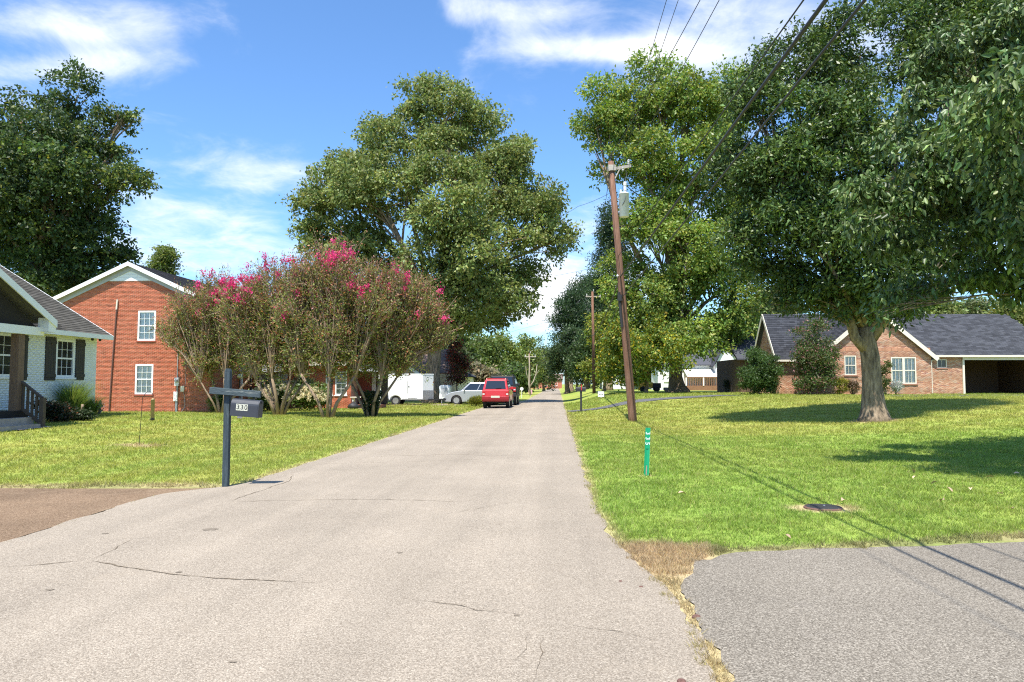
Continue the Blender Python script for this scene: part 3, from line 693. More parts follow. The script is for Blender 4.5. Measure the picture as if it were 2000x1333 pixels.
# porch gable in front, ridge towards the road
pc = loc_y(16.9); ph = 3.35; px_ = 1.55; pz = wz(3.02); psl = .52
m = MB()
for sg in (-1, 1):
    y1 = pc + sg * ph
    m.prism([(px_ + .35, pc, pz + ph * psl + .14), (px_ + .35, y1, pz + .14), (-3.2, y1, pz + .14), (-3.2, pc, pz + ph * psl + .14)], (0, 0, .07))
m.build('porch_roof', shingleM, wh)
m = MB()
for sg in (-1, 1):
    y1 = pc + sg * (ph + .02)
    m.prism([(px_ + .352, pc, pz + ph * psl + .01), (px_ + .352, y1, pz + .01), (px_ + .352, y1, pz + .20), (px_ + .352, pc, pz + ph * psl + .20)], (.035, 0, 0))
    m.prism([(px_ + .05, y1 - sg * .30, pz - .12), (px_ + .05, y1 - sg * .0, pz - .12), (px_ + .05, y1, pz + .10), (px_ + .05, y1 - sg * .30, pz + .10 + .3 * psl)], (.30, 0, 0))
m.build('bargeboard', whitewoodM, wh)
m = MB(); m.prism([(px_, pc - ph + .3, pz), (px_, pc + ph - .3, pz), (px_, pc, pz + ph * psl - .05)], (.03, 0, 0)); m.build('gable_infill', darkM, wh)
m = MB(); m.box(px_ - .10, px_ + .12, pc - ph + .12, pc + ph - .12, pz - .22, pz - .003); m.build('porch_beam', whitewoodM, wh)
fz = wz(.80); pe = loc_y(19.55)
m = MB(); m.box(px_ - .16, px_ + .06, pe - .28, pe - .06, fz, pz - .223); m.build('porch_post', brownwoodM, wh)
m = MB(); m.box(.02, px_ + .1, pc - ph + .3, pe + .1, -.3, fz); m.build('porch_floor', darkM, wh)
for k in range(2): MB().box(px_ + .102 + .27 * k, px_ + .37 + .27 * k, pe - 1.7, pe - .05, -.3, fz - .17 * (k + 1)).build('step', concreteM, wh)
m = MB(); m.bar((px_ - .02, pe - .1, wz(1.60)), (px_ + .62, pe - .1, wz(1.13)), .09, .05); m.build('handrail', darkwoodM, wh)
m = MB(); m.bar((px_ - .02, pe - .1, wz(.92)), (px_ + .62, pe - .1, wz(.46)), .06, .07); m.build('bottom_rail', darkwoodM, wh)
MB().box(px_ + .58, px_ + .69, pe - .155, pe - .045, -.25, wz(1.14)).build('newel_post', darkwoodM, wh)
for k in range(4):
    x = px_ + .1 + .125 * k; t = (x - px_) / .62; zt = wz(1.60) - .47 * t
    MB().box(x - .024, x + .024, pe - .125, pe - .075, zt - .66, zt - .03).build('baluster', darkwoodM, wh)
for yy in (-.62, -.22):
    m = MB(); m.lathe([(.03, 0), (.045, .05), (.03, .1)], 10, Matrix.Translation((.25, yy, ez - .13))); m.build('flood_lamp', blackmetalM, wh)

# ---- red brick two-storey house with a gable towards the camera
c0 = P(410, 806, 38.7); rh = thing('red_brick_house', 'two storey red brick house with white gable trim behind the crape myrtles', 'house', (c0.x, 38.7, -.03), RZ)
RW = 9.0; RE = 5.45; RS = .46; RD = 9.0
class RT:
    breaks = [RW / 2]
    def __call__(s, u): return RE + .25 + min(u, RW - u) * RS
holes = [(3.98 - .0, 4.98, 3.80, 5.38), (3.93, 4.93, .98, 2.56)]
holes = [(RW - 4.02, RW - 3.05, 3.80, 5.38), (RW - 4.08, RW - 3.11, .98, 2.56)]
m = MB(); wall_sheet(m, (-RW, 0, 0), (1, 0, 0), (0, -1, 0), RW, RE, holes, RT()); wall_sheet(m, (0, 0, 0), (0, 1, 0), (1, 0, 0), RD, RE + .2)
wall_sheet(m, (-RW, 0, 0), (0, 1, 0), (-1, 0, 0), RD, RE + .2); wall_sheet(m, (-RW, RD, 0), (1, 0, 0), (0, 1, 0), RW, RE, (), RT())
rw = m.build('wall', redmortarM, rh)
def redcol(R, g):
    k = len(R); a = g.random(k)[:, None]; c = np.array([.40, .105, .054]) * (1 - a) + np.array([.47, .152, .084]) * a
    d = g.random(k) < .08; c[d] *= .72; return c * (1 + g.normal(size=(k, 1)) * .07)
brick_cap = 6.98
brick_stuff('brick_courses', [r for r in brick_rects(RW, 7.2, holes, RT()) if r[3] < brick_cap], (-RW, 0, 0), (1, 0, 0), (0, -1, 0), redcol, redbrickM, rw, rb)
brick_stuff('brick_courses', brick_rects(RD, RE), (0, 0, 0), (0, 1, 0), (1, 0, 0), redcol, redbrickM, rw, rb)
for i, h in enumerate(holes):
    window(rh, Matrix.Translation((-RW + h[0], 0, h[2])), h[1] - h[0], h[3] - h[2], 3, 2, glass=clearglassM, blind=blindM, casing=.085, sill=False)
    m = MB(); k = 5
    m.cur = (.30, .085, .055); m.box(-RW + h[0] - .05, -RW + h[1] + .05, -.05, .06, h[2] - .075, h[2] - .003); m.build('brick_sill', redbrickM, rh)
hw = (RW / 2 - .0)
m = MB(); zc = brick_cap + .002; hh = (RE + .25 + RW / 2 * RS - zc) / RS
for k in range(3):
    za = zc + k * .17; x = (RE + .25 + RW / 2 * RS - za) / RS
    m.box(-RW / 2 - x, -RW / 2 + x, -.030 + .004 * k, -.006, za, za + .165)
m.build('gable_siding', sidingM, rh)
ro = .35; zr = RE + .25 - ro * RS
m = MB()
for s_ in (1, -1):
    xo = 0 + ro if s_ > 0 else -RW - ro
    m.prism([(xo, -.27, zr + .08), (-RW / 2, -.27, zr + .08 + (RW / 2 + ro) * RS), (-RW / 2, RD + .4, zr + .08 + (RW / 2 + ro) * RS), (xo, RD + .4, zr + .08)], (0, 0, .1))
rr_ = m.build('roof', darkroofM, rh)
ux = (0, 1, 0); ang = math.atan(RS)
shingle_stuff('shingle_courses', shingle_list(RD + .67, (RW / 2 + ro) / math.cos(ang), .32, .16), (ro, -.27, zr + .18), (0, 1, 0), (-math.cos(ang), 0, math.sin(ang)), darkroofM, rr_, rb)
m = MB()
for s_ in (1, -1):
    xo = ro if s_ > 0 else -RW - ro
    m.prism([(xo, -.272, zr - .02), (-RW / 2, -.272, zr - .02 + (RW / 2 + ro) * RS), (-RW / 2, -.272, zr + .20 + (RW / 2 + ro) * RS), (xo, -.272, zr + .20)], (0, -.03, 0))
m.build('rake_board', whitewoodM, rh)
m = MB()
for s_ in (1, -1):
    xo = ro if s_ > 0 else -RW - ro; xi = 0.02 if s_ > 0 else -RW - .02
    m.prism([(xo, -.012, zr - .25), (-RW / 2, -.012, zr - .25 + (RW / 2 + ro) * RS), (-RW / 2, -.012, zr + .07 + (RW / 2 + ro) * RS), (xo, -.012, zr + .07)], (0, -.05, 0))
m.build('frieze_board', greyM, rh)
m = MB()
for s_ in (1, -1):
    xo = ro if s_ > 0 else -RW - ro
    m.prism([(xo, -.265, zr + .05), (-RW / 2, -.265, zr + .05 + (RW / 2 + ro) * RS), (-RW / 2, -.07, zr + .05 + (RW / 2 + ro) * RS), (xo, -.07, zr + .05)], (0, 0, .02))
m.build('soffit', greyM, rh)
MB().box(ro - .02, ro + .09, -.26, RD + .3, zr + .04, zr + .15).build('gutter', whitewoodM, rh)
lx = lambda px, d=38.75: (P(px, 700, d).x - c0.x)
m = MB(); m.tube([(lx(211.5), -.07, .02), (lx(216), -.07, 3.0), (lx(220.5), -.07, 5.45)], .035, 8); pp = m.build('conduit', rustM, rh)
m = MB(); m.tube([(lx(220.5), -.075, 5.451), (lx(222), -.075, 5.98)], .045, 8); m.build('pipe_top', creamM, pp)
mx_ = lx(347)
mm = MB(); mm.box(mx_ - .11, mx_ + .11, -.13, -.012, 1.42, 1.85); mo = mm.build('meter_box', galvM, rh, bevel=.01)
m = MB(); m.lathe([(.085, 0), (.085, .06), (.06, .09)], 14, Matrix.Translation((mx_, -.131, 1.68)) @ Matrix.Rotation(math.pi / 2, 4, 'X')); m.build('meter', metalgreyM, mo)
MB().box(mx_ - .15, mx_ + .06, -.12, -.012, .62, 1.12).build('panel_box', galvM, rh, bevel=.01)
MB().box(mx_ + .22, mx_ + .40, -.12, -.012, 1.12, 1.42).build('junction_box', creamM, rh, bevel=.01)
m = MB(); m.tube([(mx_, -.045, 1.85), (mx_, -.045, 4.6)], .025, 6); m.tube([(mx_ - .05, -.045, .0), (mx_ - .05, -.045, .62)], .03, 6); m.tube([(mx_ + .02, -.05, .0), (mx_ + .02, -.05, 1.42)], .035, 6)
m.tube([(mx_ + .31, -.03, 1.12), (mx_ + .42, -.03, .9), (mx_ + .44, -.03, .3), (mx_ + .25, -.03, .05)], .012, 5); m.tube([(mx_ + .45, -.03, 1.5), (mx_ + .45, -.03, 3.2)], .01, 5); m.build('conduit', metalgreyM, rh)

# one-storey wing with porch, to the right behind the crape myrtles
WY = 7.0; wl_ = lambda px: P(px, 740, 38.7 + WY - 1.1).x - c0.x        # wing front, local y about 6
y_w = 6.4; XW = wl_(672)
m = MB(); wh_holes = [(wl_(566), wl_(574) + .25, 1.0, 2.25), (wl_(622), wl_(636), .85, 2.2), (wl_(641), wl_(664), .85, 2.25)]
wall_sheet(m, (.02, y_w, 0), (1, 0, 0), (0, -1, 0), XW, 2.75, [(a - .02, b - .02, c, d) for a, b, c, d in wh_holes])
wall_sheet(m, (XW + .02, y_w, 0), (0, 1, 0), (1, 0, 0), 6, 2.75)
wwg = m.build('wing_wall', redmortarM, rh)
brick_stuff('brick_courses', brick_rects(XW, 2.75, [(a - .02, b - .02, c, d) for a, b, c, d in wh_holes]), (.02, y_w, 0), (1, 0, 0), (0, -1, 0), redcol, redbrickM, wwg, rb)
for a, b, c, d in wh_holes: window(rh, Matrix.Translation((a, y_w, c)), b - a, d - c, 2, 2, glass=clearglassM, blind=blindM, panes=True)
m = MB(); m.prism([(.3, y_w - .5, 2.70), (XW + .5, y_w - .5, 2.70), (XW + .5, y_w + 3, 4.2), (.3, y_w + 3, 4.2)], (0, 0, .1)); m.prism([(.3, y_w + 6.5, 2.7), (XW + .5, y_w + 6.5, 2.7), (XW + .5, y_w + 3, 4.2), (.3, y_w + 3, 4.2)], (0, 0, .1)); m.build('wing_roof', darkroofM, rh)
MB().box(.3, XW + .5, y_w - .53, y_w - .502, 2.62, 2.82).build('wing_fascia', creamM, rh)
gx0 = wl_(560); gw = 3.0
m = MB(); m.prism([(gx0 - gw, y_w - .62, 2.78), (gx0, y_w - .62, 4.45), (gx0, y_w + 3, 4.45), (gx0 - gw, y_w + 3, 2.78)], (0, 0, .09)); m.prism([(gx0 + gw, y_w - .62, 2.78), (gx0, y_w - .62, 4.45), (gx0, y_w + 3, 4.45), (gx0 + gw, y_w + 3, 2.78)], (0, 0, .09)); m.build('wing_gable_roof', darkroofM, rh)
m = MB(); m.prism([(gx0 - gw + .3, y_w - .42, 2.83), (gx0 + gw - .3, y_w - .42, 2.83), (gx0, y_w - .42, 4.42)], (0, .1, 0)); m.build('wing_gable', brownroofM, rh)
m = MB()
for s_ in (1, -1): m.bar((gx0 + s_ * gw, y_w - .64, 2.79), (gx0, y_w - .64, 4.46), .03, .2)
m.build('rake_board', whitewoodM, rh)
pf0, pf1 = P(455, 720, 42.0).x - c0.x, P(536, 720, 42.0).x - c0.x
pf0 = max(pf0, .08)
m = MB(); m.box(pf0, pf1 + .3, 3.2, 3.3, 2.2, 2.72); m.build('porch_fascia', greyM, rh)
m = MB(); m.prism([(pf0, 3.15, 2.73), (pf1 + .35, 3.15, 2.73), (pf1 + .35, y_w - .55, 2.9), (pf0, y_w - .55, 2.9)], (0, 0, .06)); m.build('porch_roof', darkroofM, rh)
for k in range(5):
    x = pf0 + .15 + (pf1 - pf0) * k / 4; MB().box(x - .05, x + .05, 3.24, 3.34, 0, 2.2).build('porch_post', shutterM if k else whitewoodM, rh)
k = 12
for i in range(k):
    x = pf0 + .2 + (pf1 - pf0 - .3) * i / k; MB().box(x, x + (pf1 - pf0 - .3) / k - .02, y_w - 1.2, y_w - 1.16, .3, 2.1).build('porch_board', greyM, rh)
# recessed second porch, far right end of the wing
xa = XW + .05; xb = P(737, 740, 45.5).x - c0.x
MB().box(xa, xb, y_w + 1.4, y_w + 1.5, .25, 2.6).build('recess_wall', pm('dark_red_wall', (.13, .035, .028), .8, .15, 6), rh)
MB().box(xa + .9, xa + 1.15, y_w + 1.34, y_w + 1.38, .3, 2.3).build('door_trim', greyM, rh)
MB().box(xa + 1.2, xa + 1.9, y_w + 1.34, y_w + 1.385, .3, 2.2).build('door', shutterM, rh)
MB().box(xa, xb + .2, y_w - .2, y_w - .1, 2.25, 2.65).build('porch_fascia', greyM, rh)
MB().box(xa, xb + .2, y_w - .2, y_w + 1.6, 2.66, 2.74).build('porch_roof', darkroofM, rh)
MB().box(xa - .1, xb, y_w - .3, y_w + 1.4, 0, .26).build('porch_slab', pm('brick_slab', (.32, .12, .08), .9, .2, 10), rh)
for k in range(2): MB().box(xa, xa + 1.2, y_w - .6 - .3 * k, y_w - .301 - .3 * k, 0, .17 - .08 * k).build('step', pm('tan_step', (.34, .22, .16), .9, .2, 8), rh)
MB().box(xb - .1, xb + .02, y_w - .15, y_w - .03, .26, 2.25).build('porch_post', whitewoodM, rh)

# ---- tan gable house behind the trailer
c1 = P(774, 790, 64); th_ = thing('tan_gable_house', 'low house with tan siding gable and brown roof behind the white trailer', 'house', (c1.x, 64, -.02), RZ)
m = MB(); m.box(-2.6, 4.2, 0, 7, 0, 2.35); m.build('wall', tanM, th_)
for k in range(8):
    za = 2.36 + k * .15; x = 1.75 - k * .2
    MB().box(-x, x, -.03 + .002 * k, -.005, za, za + .145).build('siding_board', tanM, th_)
m = MB(); m.prism([(-2.0, -.35, 2.36), (0, -.35, 3.75), (0, 6, 3.75), (-2.0, 6, 2.36)], (0, 0, .1)); m.prism([(2.0, -.35, 2.36), (0, -.35, 3.75), (0, 6, 3.75), (2.0, 6, 2.36)], (0, 0, .1))
m.prism([(-3, .8, 2.4), (4.6, .8, 2.4), (4.0, 4, 4.6), (-3, 4, 4.6)], (0, 0, .1)); m.prism([(-3, 7.3, 2.4), (4.6, 7.3, 2.4), (4.0, 4, 4.6), (-3, 4, 4.6)], (0, 0, .1)); m.build('roof', brownroofM, th_)
m = MB()
for s_ in (1, -1): m.bar((s_ * 2.0, -.37, 2.36), (0, -.37, 3.76), .03, .24)
m.build('rake_board', whitewoodM, th_)

# ---- grey roofed house further on, only its roof shows behind the silver car
c2 = P(880, 780, 92); gh = thing('grey_roof_house', 'small distant house with a dark grey roof behind the silver car', 'house', (c2.x - 1, 92, 0), RZ)
MB().box(-4, 3.6, 0, 6, 0, 2.3).build('wall', sidingM, gh)
m = MB(); m.prism([(-4.4, -.4, 2.3), (4, -.4, 2.3), (1.8, 3, 3.4), (-2, 3, 3.4)], (0, 0, .1)); m.prism([(-4.4, 6.4, 2.3), (4, 6.4, 2.3), (1.8, 3, 3.4), (-2, 3, 3.4)], (0, 0, .1)); m.prism([(4, -.4, 2.3), (4, 6.4, 2.3), (1.8, 3, 3.4)], (0, 0, .1)); m.build('roof', slateM, gh)

# ---- tan-pink brick house with carport on the right
rz0 = .70; bh = thing('brick_ranch_house', 'pinkish tan brick house with slate grey roof and open carport on the right', 'house', (0, 0, rz0), 0)
bz = lambda z: z - rz0
D0 = 47.0; X = lambda px, d=D0: P(px, 740, d).x; Z = lambda py, d=D0: P(1700, py, d).z - rz0
def tancol(R, g):
    k = len(R); pal = np.array([[.56, .30, .19], [.62, .37, .25], [.50, .24, .15], [.58, .40, .29], [.40, .20, .15]]); c = pal[g.choice(5, k, p=[.32, .27, .2, .13, .08])]
    return .86 * c * (1 + g.normal(size=(k, 1)) * .08)
xl, xg0, xg1 = X(1521), X(1606), X(1820)
ez_ = Z(692)
# main block
m = MB(); wall_sheet(m, (xl, D0, -.5), (1, 0, 0), (0, -1, 0), xg0 - xl + .5, ez_ + .5)
ga = 3.9
class LT:
    breaks = [ga / 2]
    def __call__(s, u): return ez_ + .5 + min(u, ga - u) * 1.34
wall_sheet(m, (xl, D0, -.5), (0, 1, 0), (-1, 0, 0), ga, ez_ + .5, (), LT())
bw = m.build('wall', redmortarM, bh)
brick_stuff('brick_courses', brick_rects(xg0 - xl, ez_ + .5), (xl, D0, -.5), (1, 0, 0), (0, -1, 0), tancol, redbrickM, bw, rb)
brick_stuff('brick_courses', brick_rects(ga, ez_ + 3.2, (), LT()), (xl, D0, -.5), (0, 1, 0), (-1, 0, 0), tancol, redbrickM, bw, rb)
def slope(parent, a, b, c, d, mat, th=.09, shingles=True, name='roof', clip=None):
    """roof plane: eave a-b, ridge c (above b) - d (above a)"""
    m = MB(); m.prism([a, b, c, d], (0, 0, -th)); o = m.build(name, mat, parent)
    if shingles:
        a, b, c, d = map(Vector, (a, b, c, d)); ux = (b - a).normalized(); n = ux.cross(d - a).normalized(); uv = n.cross(ux)
        if uv.z < 0: uv = -uv
        L = max((d - a).dot(uv), (c - a).dot(uv)); ul0, ul1 = (d - a).dot(ux), (c - a).dot(ux); W = (b - a).length
        lo = min(0, ul0); W2 = max(W, ul1) - lo
        def cl(u, v):
            u += lo; t = v / L; return ul0 * t <= u <= W + (ul1 - W) * t
        off = Vector((0, 0, .004))
        shingle_stuff('shingle_courses', shingle_list(W2, L, .33, .16, cl), a + ux * lo + off, ux, uv, mat, o, rb)
    return o
oh = .35; pk = ez_ + ga / 2 * 1.34
mid = xg0 + 3.8
slope(bh, (xl - .3, D0 - oh, ez_ - oh * 1.34 + .12), (mid, D0 - oh, ez_ - oh * 1.34 + .12), (mid, D0 + ga / 2, pk + .12), (xl - .3, D0 + ga / 2, pk + .12), slateM)
slope(bh, (xl - .3, D0 + ga + oh, ez_ - oh * 1.34 + .12), (mid, D0 + ga + oh, ez_ - oh * 1.34 + .12), (mid, D0 + ga / 2, pk + .12), (xl - .3, D0 + ga / 2, pk + .12), slateM, shingles=False)
m = MB()
for ya in (D0 - oh, D0 + ga + oh): m.bar((xl - .32, ya, ez_ - oh * 1.34 + .05), (xl - .32, D0 + ga / 2, pk + .05), .03, .2)
m.build('rake_board', creamM, bh)
MB().box(xl - .3, xg0 + .2, D0 - oh - .06, D0 - oh - .005, ez_ - oh * 1.34 - .02, ez_ - oh * 1.34 + .10).build('gutter', creamM, bh)
# projecting front gable
D1 = D0 - 1.3; X1 = lambda px: X(px, D1); g0, g1 = X1(1600), X1(1820); GW = g1 - g0; GSl = .83; ge = Z(696, D1); gpk = ge + GW / 2 * GSl
class FT:
    breaks = [GW / 2]
    def __call__(s, u): return ge + .5 + min(u, GW - u) * GSl
fh = [(X1(1650) - g0, X1(1673) - g0, Z(733, D1) + .5, Z(695, D1) + .5), (X1(1741) - g0, X1(1790) - g0, Z(750, D1) + .5, Z(698, D1) + .5)]
m = MB(); wall_sheet(m, (g0, D1, -.5), (1, 0, 0), (0, -1, 0), GW, ge, fh, FT()); wall_sheet(m, (g1, D1, -.5), (0, 1, 0), (1, 0, 0), 3, ge + .5); wall_sheet(m, (g0, D1, -.5), (0, 1, 0), (-1, 0, 0), 1.4, ge + .5)
fw = m.build('gable_wall', redmortarM, bh)
brick_stuff('brick_courses', brick_rects(GW, gpk + .5, fh, FT()), (g0, D1, -.5), (1, 0, 0), (0, -1, 0), tancol, redbrickM, fw, rb)
m = MB(); k = 0; u = 0
while u < GW - .1:            # soldier course across the gable
    m.cur = tuple(np.array([.47, .24, .15]) * (.8 + .4 * rb.random())); m.box(g0 + u, g0 + u + .062, D1 - .022, D1 - .004, Z(686, D1), Z(686, D1) + .2); u += .0735
m.build('soldier_course', redbrickM, fw, kind='stuff')
for i, h in enumerate(fh):
    wd = h[1] - h[0]
    if i == 0: window(bh, Matrix.Translation((g0 + h[0], D1, h[2] - .5)), wd, h[3] - h[2], 3, 1, glass=clearglassM, blind=blindM, casing=.06, mat=creamM, sill=False)
    else:
        for k in range(2): window(bh, Matrix.Translation((g0 + h[0] + wd / 2 * k, D1, h[2] - .5)), wd / 2 - .002, h[3] - h[2], 3, 1, glass=clearglassM, blind=blindM, casing=.07, mat=creamM, sill=False)
    m = MB(); m.cur = (.33, .17, .12); m.box(g0 + h[0] - .06, g0 + h[1] + .06, D1 - .06, D1 + .03, h[2] - .58, h[2] - .503); m.build('brick_sill', redbrickM, bh)
xm = g0 + GW / 2; go = .3
slope(bh, (g1 + go, D1 - .22, ge - go * GSl + .12), (g1 + go, D1 + 5, ge - go * GSl + .12), (xm, D1 + 5, gpk + .12), (xm, D1 - .22, gpk + .12), slateM)
slope(bh, (g0 - go, D1 - .22, ge - go * GSl + .12), (g0 - go, D1 + 5, ge - go * GSl + .12), (xm, D1 + 5, gpk + .12), (xm, D1 - .22, gpk + .12), slateM)
m = MB()
for xa_ in (g0 - go, g1 + go): m.bar((xa_, D1 - .24, ge - go * GSl + .03), (xm, D1 - .24, gpk + .03), .03, .24)
m.build('rake_board', creamM, bh)
# carport range
D2 = D0 + .3; X2 = lambda px: X(px, D2); Z2 = lambda py: Z(py, D2); ce = Z2(696); xc0, xc1, xend = X2(1820), X2(1880), X2(1990) + 2.6
ch = [(X2(1831) - xc0, X2(1850) - xc0, Z2(719) + .5, Z2(702) + .5)]
m = MB(); wall_sheet(m, (xc0 - .3, D2, -.5), (1, 0, 0), (0, -1, 0), xc1 - xc0 + .3, ce + .6, [(a + .3, b + .3, c, d) for a, b, c, d in ch]); wall_sheet(m, (xc1, D2, -.5), (0, 1, 0), (1, 0, 0), 6, ce + .6)
cw = m.build('carport_side_wall', redmortarM, bh)
brick_stuff('brick_courses', brick_rects(xc1 - xc0 + .3, ce + .6, [(a + .3, b + .3, c, d) for a, b, c, d in ch]), (xc0 - .3, D2, -.5), (1, 0, 0), (0, -1, 0), tancol, redbrickM, cw, rb)
window(bh, Matrix.Translation((xc0 + ch[0][0], D2, ch[0][2] - .5)), ch[0][1] - ch[0][0], ch[0][3] - ch[0][2], 2, 1, casing=.06, mat=creamM, sash=False, sill=False)
m = MB(); m.cur = (.33, .17, .12); m.box(xc0 + ch[0][0] - .05, xc0 + ch[0][1] + .05, D2 - .05, D2 + .02, ch[0][2] - .57, ch[0][2] - .503); m.build('brick_sill', redbrickM, bh)
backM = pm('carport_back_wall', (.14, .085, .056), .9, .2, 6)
cb = D2 + 6.0
bwin = [(X(1974, cb), X(1994, cb), Z(744, cb), Z(703, cb))]
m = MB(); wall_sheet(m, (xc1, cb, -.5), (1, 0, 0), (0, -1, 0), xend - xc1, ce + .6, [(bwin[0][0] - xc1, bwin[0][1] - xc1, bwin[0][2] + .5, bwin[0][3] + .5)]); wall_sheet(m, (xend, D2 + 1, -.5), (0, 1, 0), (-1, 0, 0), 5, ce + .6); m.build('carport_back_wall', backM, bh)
window(bh, Matrix.Translation((bwin[0][0], cb, bwin[0][2])), bwin[0][1] - bwin[0][0], bwin[0][3] - bwin[0][2], 1, 1, casing=.07, mat=creamM, glass=clearglassM, blind=blindM)
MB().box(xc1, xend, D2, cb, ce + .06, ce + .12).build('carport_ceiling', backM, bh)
MB().box(xc1, xend, D2 - .3, cb, -.5, -.06).build('carport_slab', concreteM, bh)
MB().box(xc1 - .01, xend, D2 - .12, D2 - .01, ce - .25, ce + .12).build('carport_beam', creamM, bh)
MB().box(xc1 - .02, xc1 + .1, D2 - .1, D2 - .005, -.3, ce - .252).build('carport_post', creamM, bh)
MB().box(xend - .14, xend, D2 - .1, D2 - .005, -.3, ce - .252).build('carport_post', creamM, bh)
MB().bar((xc1 + .55, cb - 4.2, -.06), (xc1 + .4, cb - 4.6, 1.6), .1, .03).build('leaning_plank', greyM, bh)
rpk = Z(614, D2 + 4.2)
rx1 = X(1968, D2 + 4.2)
slope(bh, (g1 - .1, D2 - .25, ce + .04), (xend + .4, D2 - .25, ce + .04), (rx1, D2 + 4.2, rpk), (g1 - 3.0, D2 + 4.2, rpk), slateM)
slope(bh, (xend + .4, D2 - .25, ce + .04), (xend + .4, D2 + 9.2, ce + .04), (rx1 + .001, D2 + 4.2, rpk), (rx1, D2 + 4.2, rpk), slateM, shingles=False)
slope(bh, (g1 - .1, D2 + 9.2, ce + .04), (xend + .4, D2 + 9.2, ce + .04), (rx1, D2 + 4.2, rpk), (g1 - 3.0, D2 + 4.2, rpk), slateM, shingles=False)
MB().box(g1 + .1, xend + .4, D2 - .33, D2 - .252, ce - .07, ce + .05).build('gutter', creamM, bh)
m = MB(); xd = X(1819, D2 - .1); m.tube([(xd + .25, D2 - .3, ce - .05), (xd + .2, D2 - .22, ce - .2), (xd, D2 - .12, ce - .3), (xd, D2 - .12, -.2)], .055, 6); m.build('downspout', creamM, bh)
# lower wing seen beyond the left gable
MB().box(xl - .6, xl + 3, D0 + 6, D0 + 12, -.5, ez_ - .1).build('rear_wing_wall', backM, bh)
m = MB(); zz0, zz1 = ez_ - .2, ez_ + 1.1; m.prism([(xl - .9, D0 + 5.6, zz0), (xl + 3, D0 + 5.6, zz0), (xl + 3, D0 + 9, zz1 + .6), (xl - .9, D0 + 9, zz1 + .6)], (0, 0, .1)); m.build('rear_wing_roof', slateM, bh)

# ---- white house with brown deck beyond the big trees
wd = 76.0; Xw = lambda px: P(px, 740, wd).x; wz0 = float(zT(Xw(1380), wd)) - .05; Zw = lambda py: P(1400, py, wd).z - wz0
dh = thing('white_deck_house', 'white sided house with a brown railed deck behind the large green tree', 'house', (0, 0, wz0))
m = MB(); a, b = Xw(1398), Xw(1446); class_top = Zw(672)
m.prism([(a, wd, 0), (b, wd, 0), (b, wd, Zw(712)), ((a + b) / 2 - .2, wd, class_top), (a, wd, Zw(712))], (0, 5, 0)); m.box(Xw(1290), a, wd + 1.2, wd + 5, 0, Zw(712)); m.build('wall', sidingM, dh)
m = MB(); pk_ = ((a + b) / 2 - .2, class_top)
m.prism([(b + .3, wd - .3, Zw(717)), (pk_[0], wd - .3, pk_[1] + .15), (pk_[0], wd + 5.3, pk_[1] + .15), (b + .3, wd + 5.3, Zw(717))], (0, 0, .1)); m.prism([(a - .3, wd - .3, Zw(717)), (pk_[0], wd - .3, pk_[1] + .15), (pk_[0], wd + 5.3, pk_[1] + .15), (a - .3, wd + 5.3, Zw(717))], (0, 0, .1))
m.prism([(Xw(1285), wd + .9, Zw(714)), (a + .5, wd + .9, Zw(714)), (a + .5, wd + 4, Zw(690)), (Xw(1285), wd + 4, Zw(690))], (0, 0, .1)); m.build('roof', slateM, dh)
m = MB(); m.prism([(Xw(1340), wd - .6, Zw(737)), (Xw(1404), wd - .6, Zw(737)), (Xw(1404), wd + 1.15, Zw(722)), (Xw(1340), wd + 1.15, Zw(722))], (0, 0, .08)); m.build('porch_roof', whitewoodM, dh)
MB().box(Xw(1404), Xw(1430), wd - .06, wd - .01, .2, Zw(716)).build('shed_front', deckM, dh)
dk0, dk1 = Xw(1334), Xw(1405)
MB().box(dk0, dk1, wd - .9, wd + 1.1, 0, .55).build('deck', deckM, dh)
MB().box(dk0, dk1, wd - .9, wd - .84, 1.36, 1.45).build('deck_rail', deckM, dh)
k = 22
for i in range(k):
    x = dk0 + (dk1 - dk0) * i / (k - 1); MB().box(x - .03, x + .03, wd - .89, wd - .85, .55, 1.36).build('deck_baluster', deckM, dh)
for x in (dk0 + .1, (dk0 + dk1) / 2, dk1 - .1): MB().box(x - .06, x + .06, wd - .95, wd - .83, .55, Zw(738)).build('deck_post', whitewoodM, dh)
window(dh, Matrix.Translation((Xw(1302), wd + 1.18, 1.0)), .9, 1.3, 2, 2); window(dh, Matrix.Translation((Xw(1375), wd + 1.18, .7)), 1.0, 1.7, 1, 1)
# ---- far white cottage between tree trunks
c4 = P(1215, 765, 95); ct = thing('white_cottage', 'small far white house seen under the trees right of the road', 'house', (c4.x, 95, float(zT(c4.x, 95))), RZ)
MB().box(-2.5, 5, 0, 6, 0, 2.5).build('wall', sidingM, ct)
m = MB(); m.prism([(-2.9, -.4, 2.5), (5.4, -.4, 2.5), (5.4, 3, 4.2), (-2.9, 3, 4.2)], (0, 0, .1)); m.prism([(-2.9, 6.4, 2.5), (5.4, 6.4, 2.5), (5.4, 3, 4.2), (-2.9, 3, 4.2)], (0, 0, .1)); m.build('roof', slateM, ct)
for x in (-1.5, 1, 3.4): window(ct, Matrix.Translation((x, -.012, .9)), .8, 1.2, 2, 1)
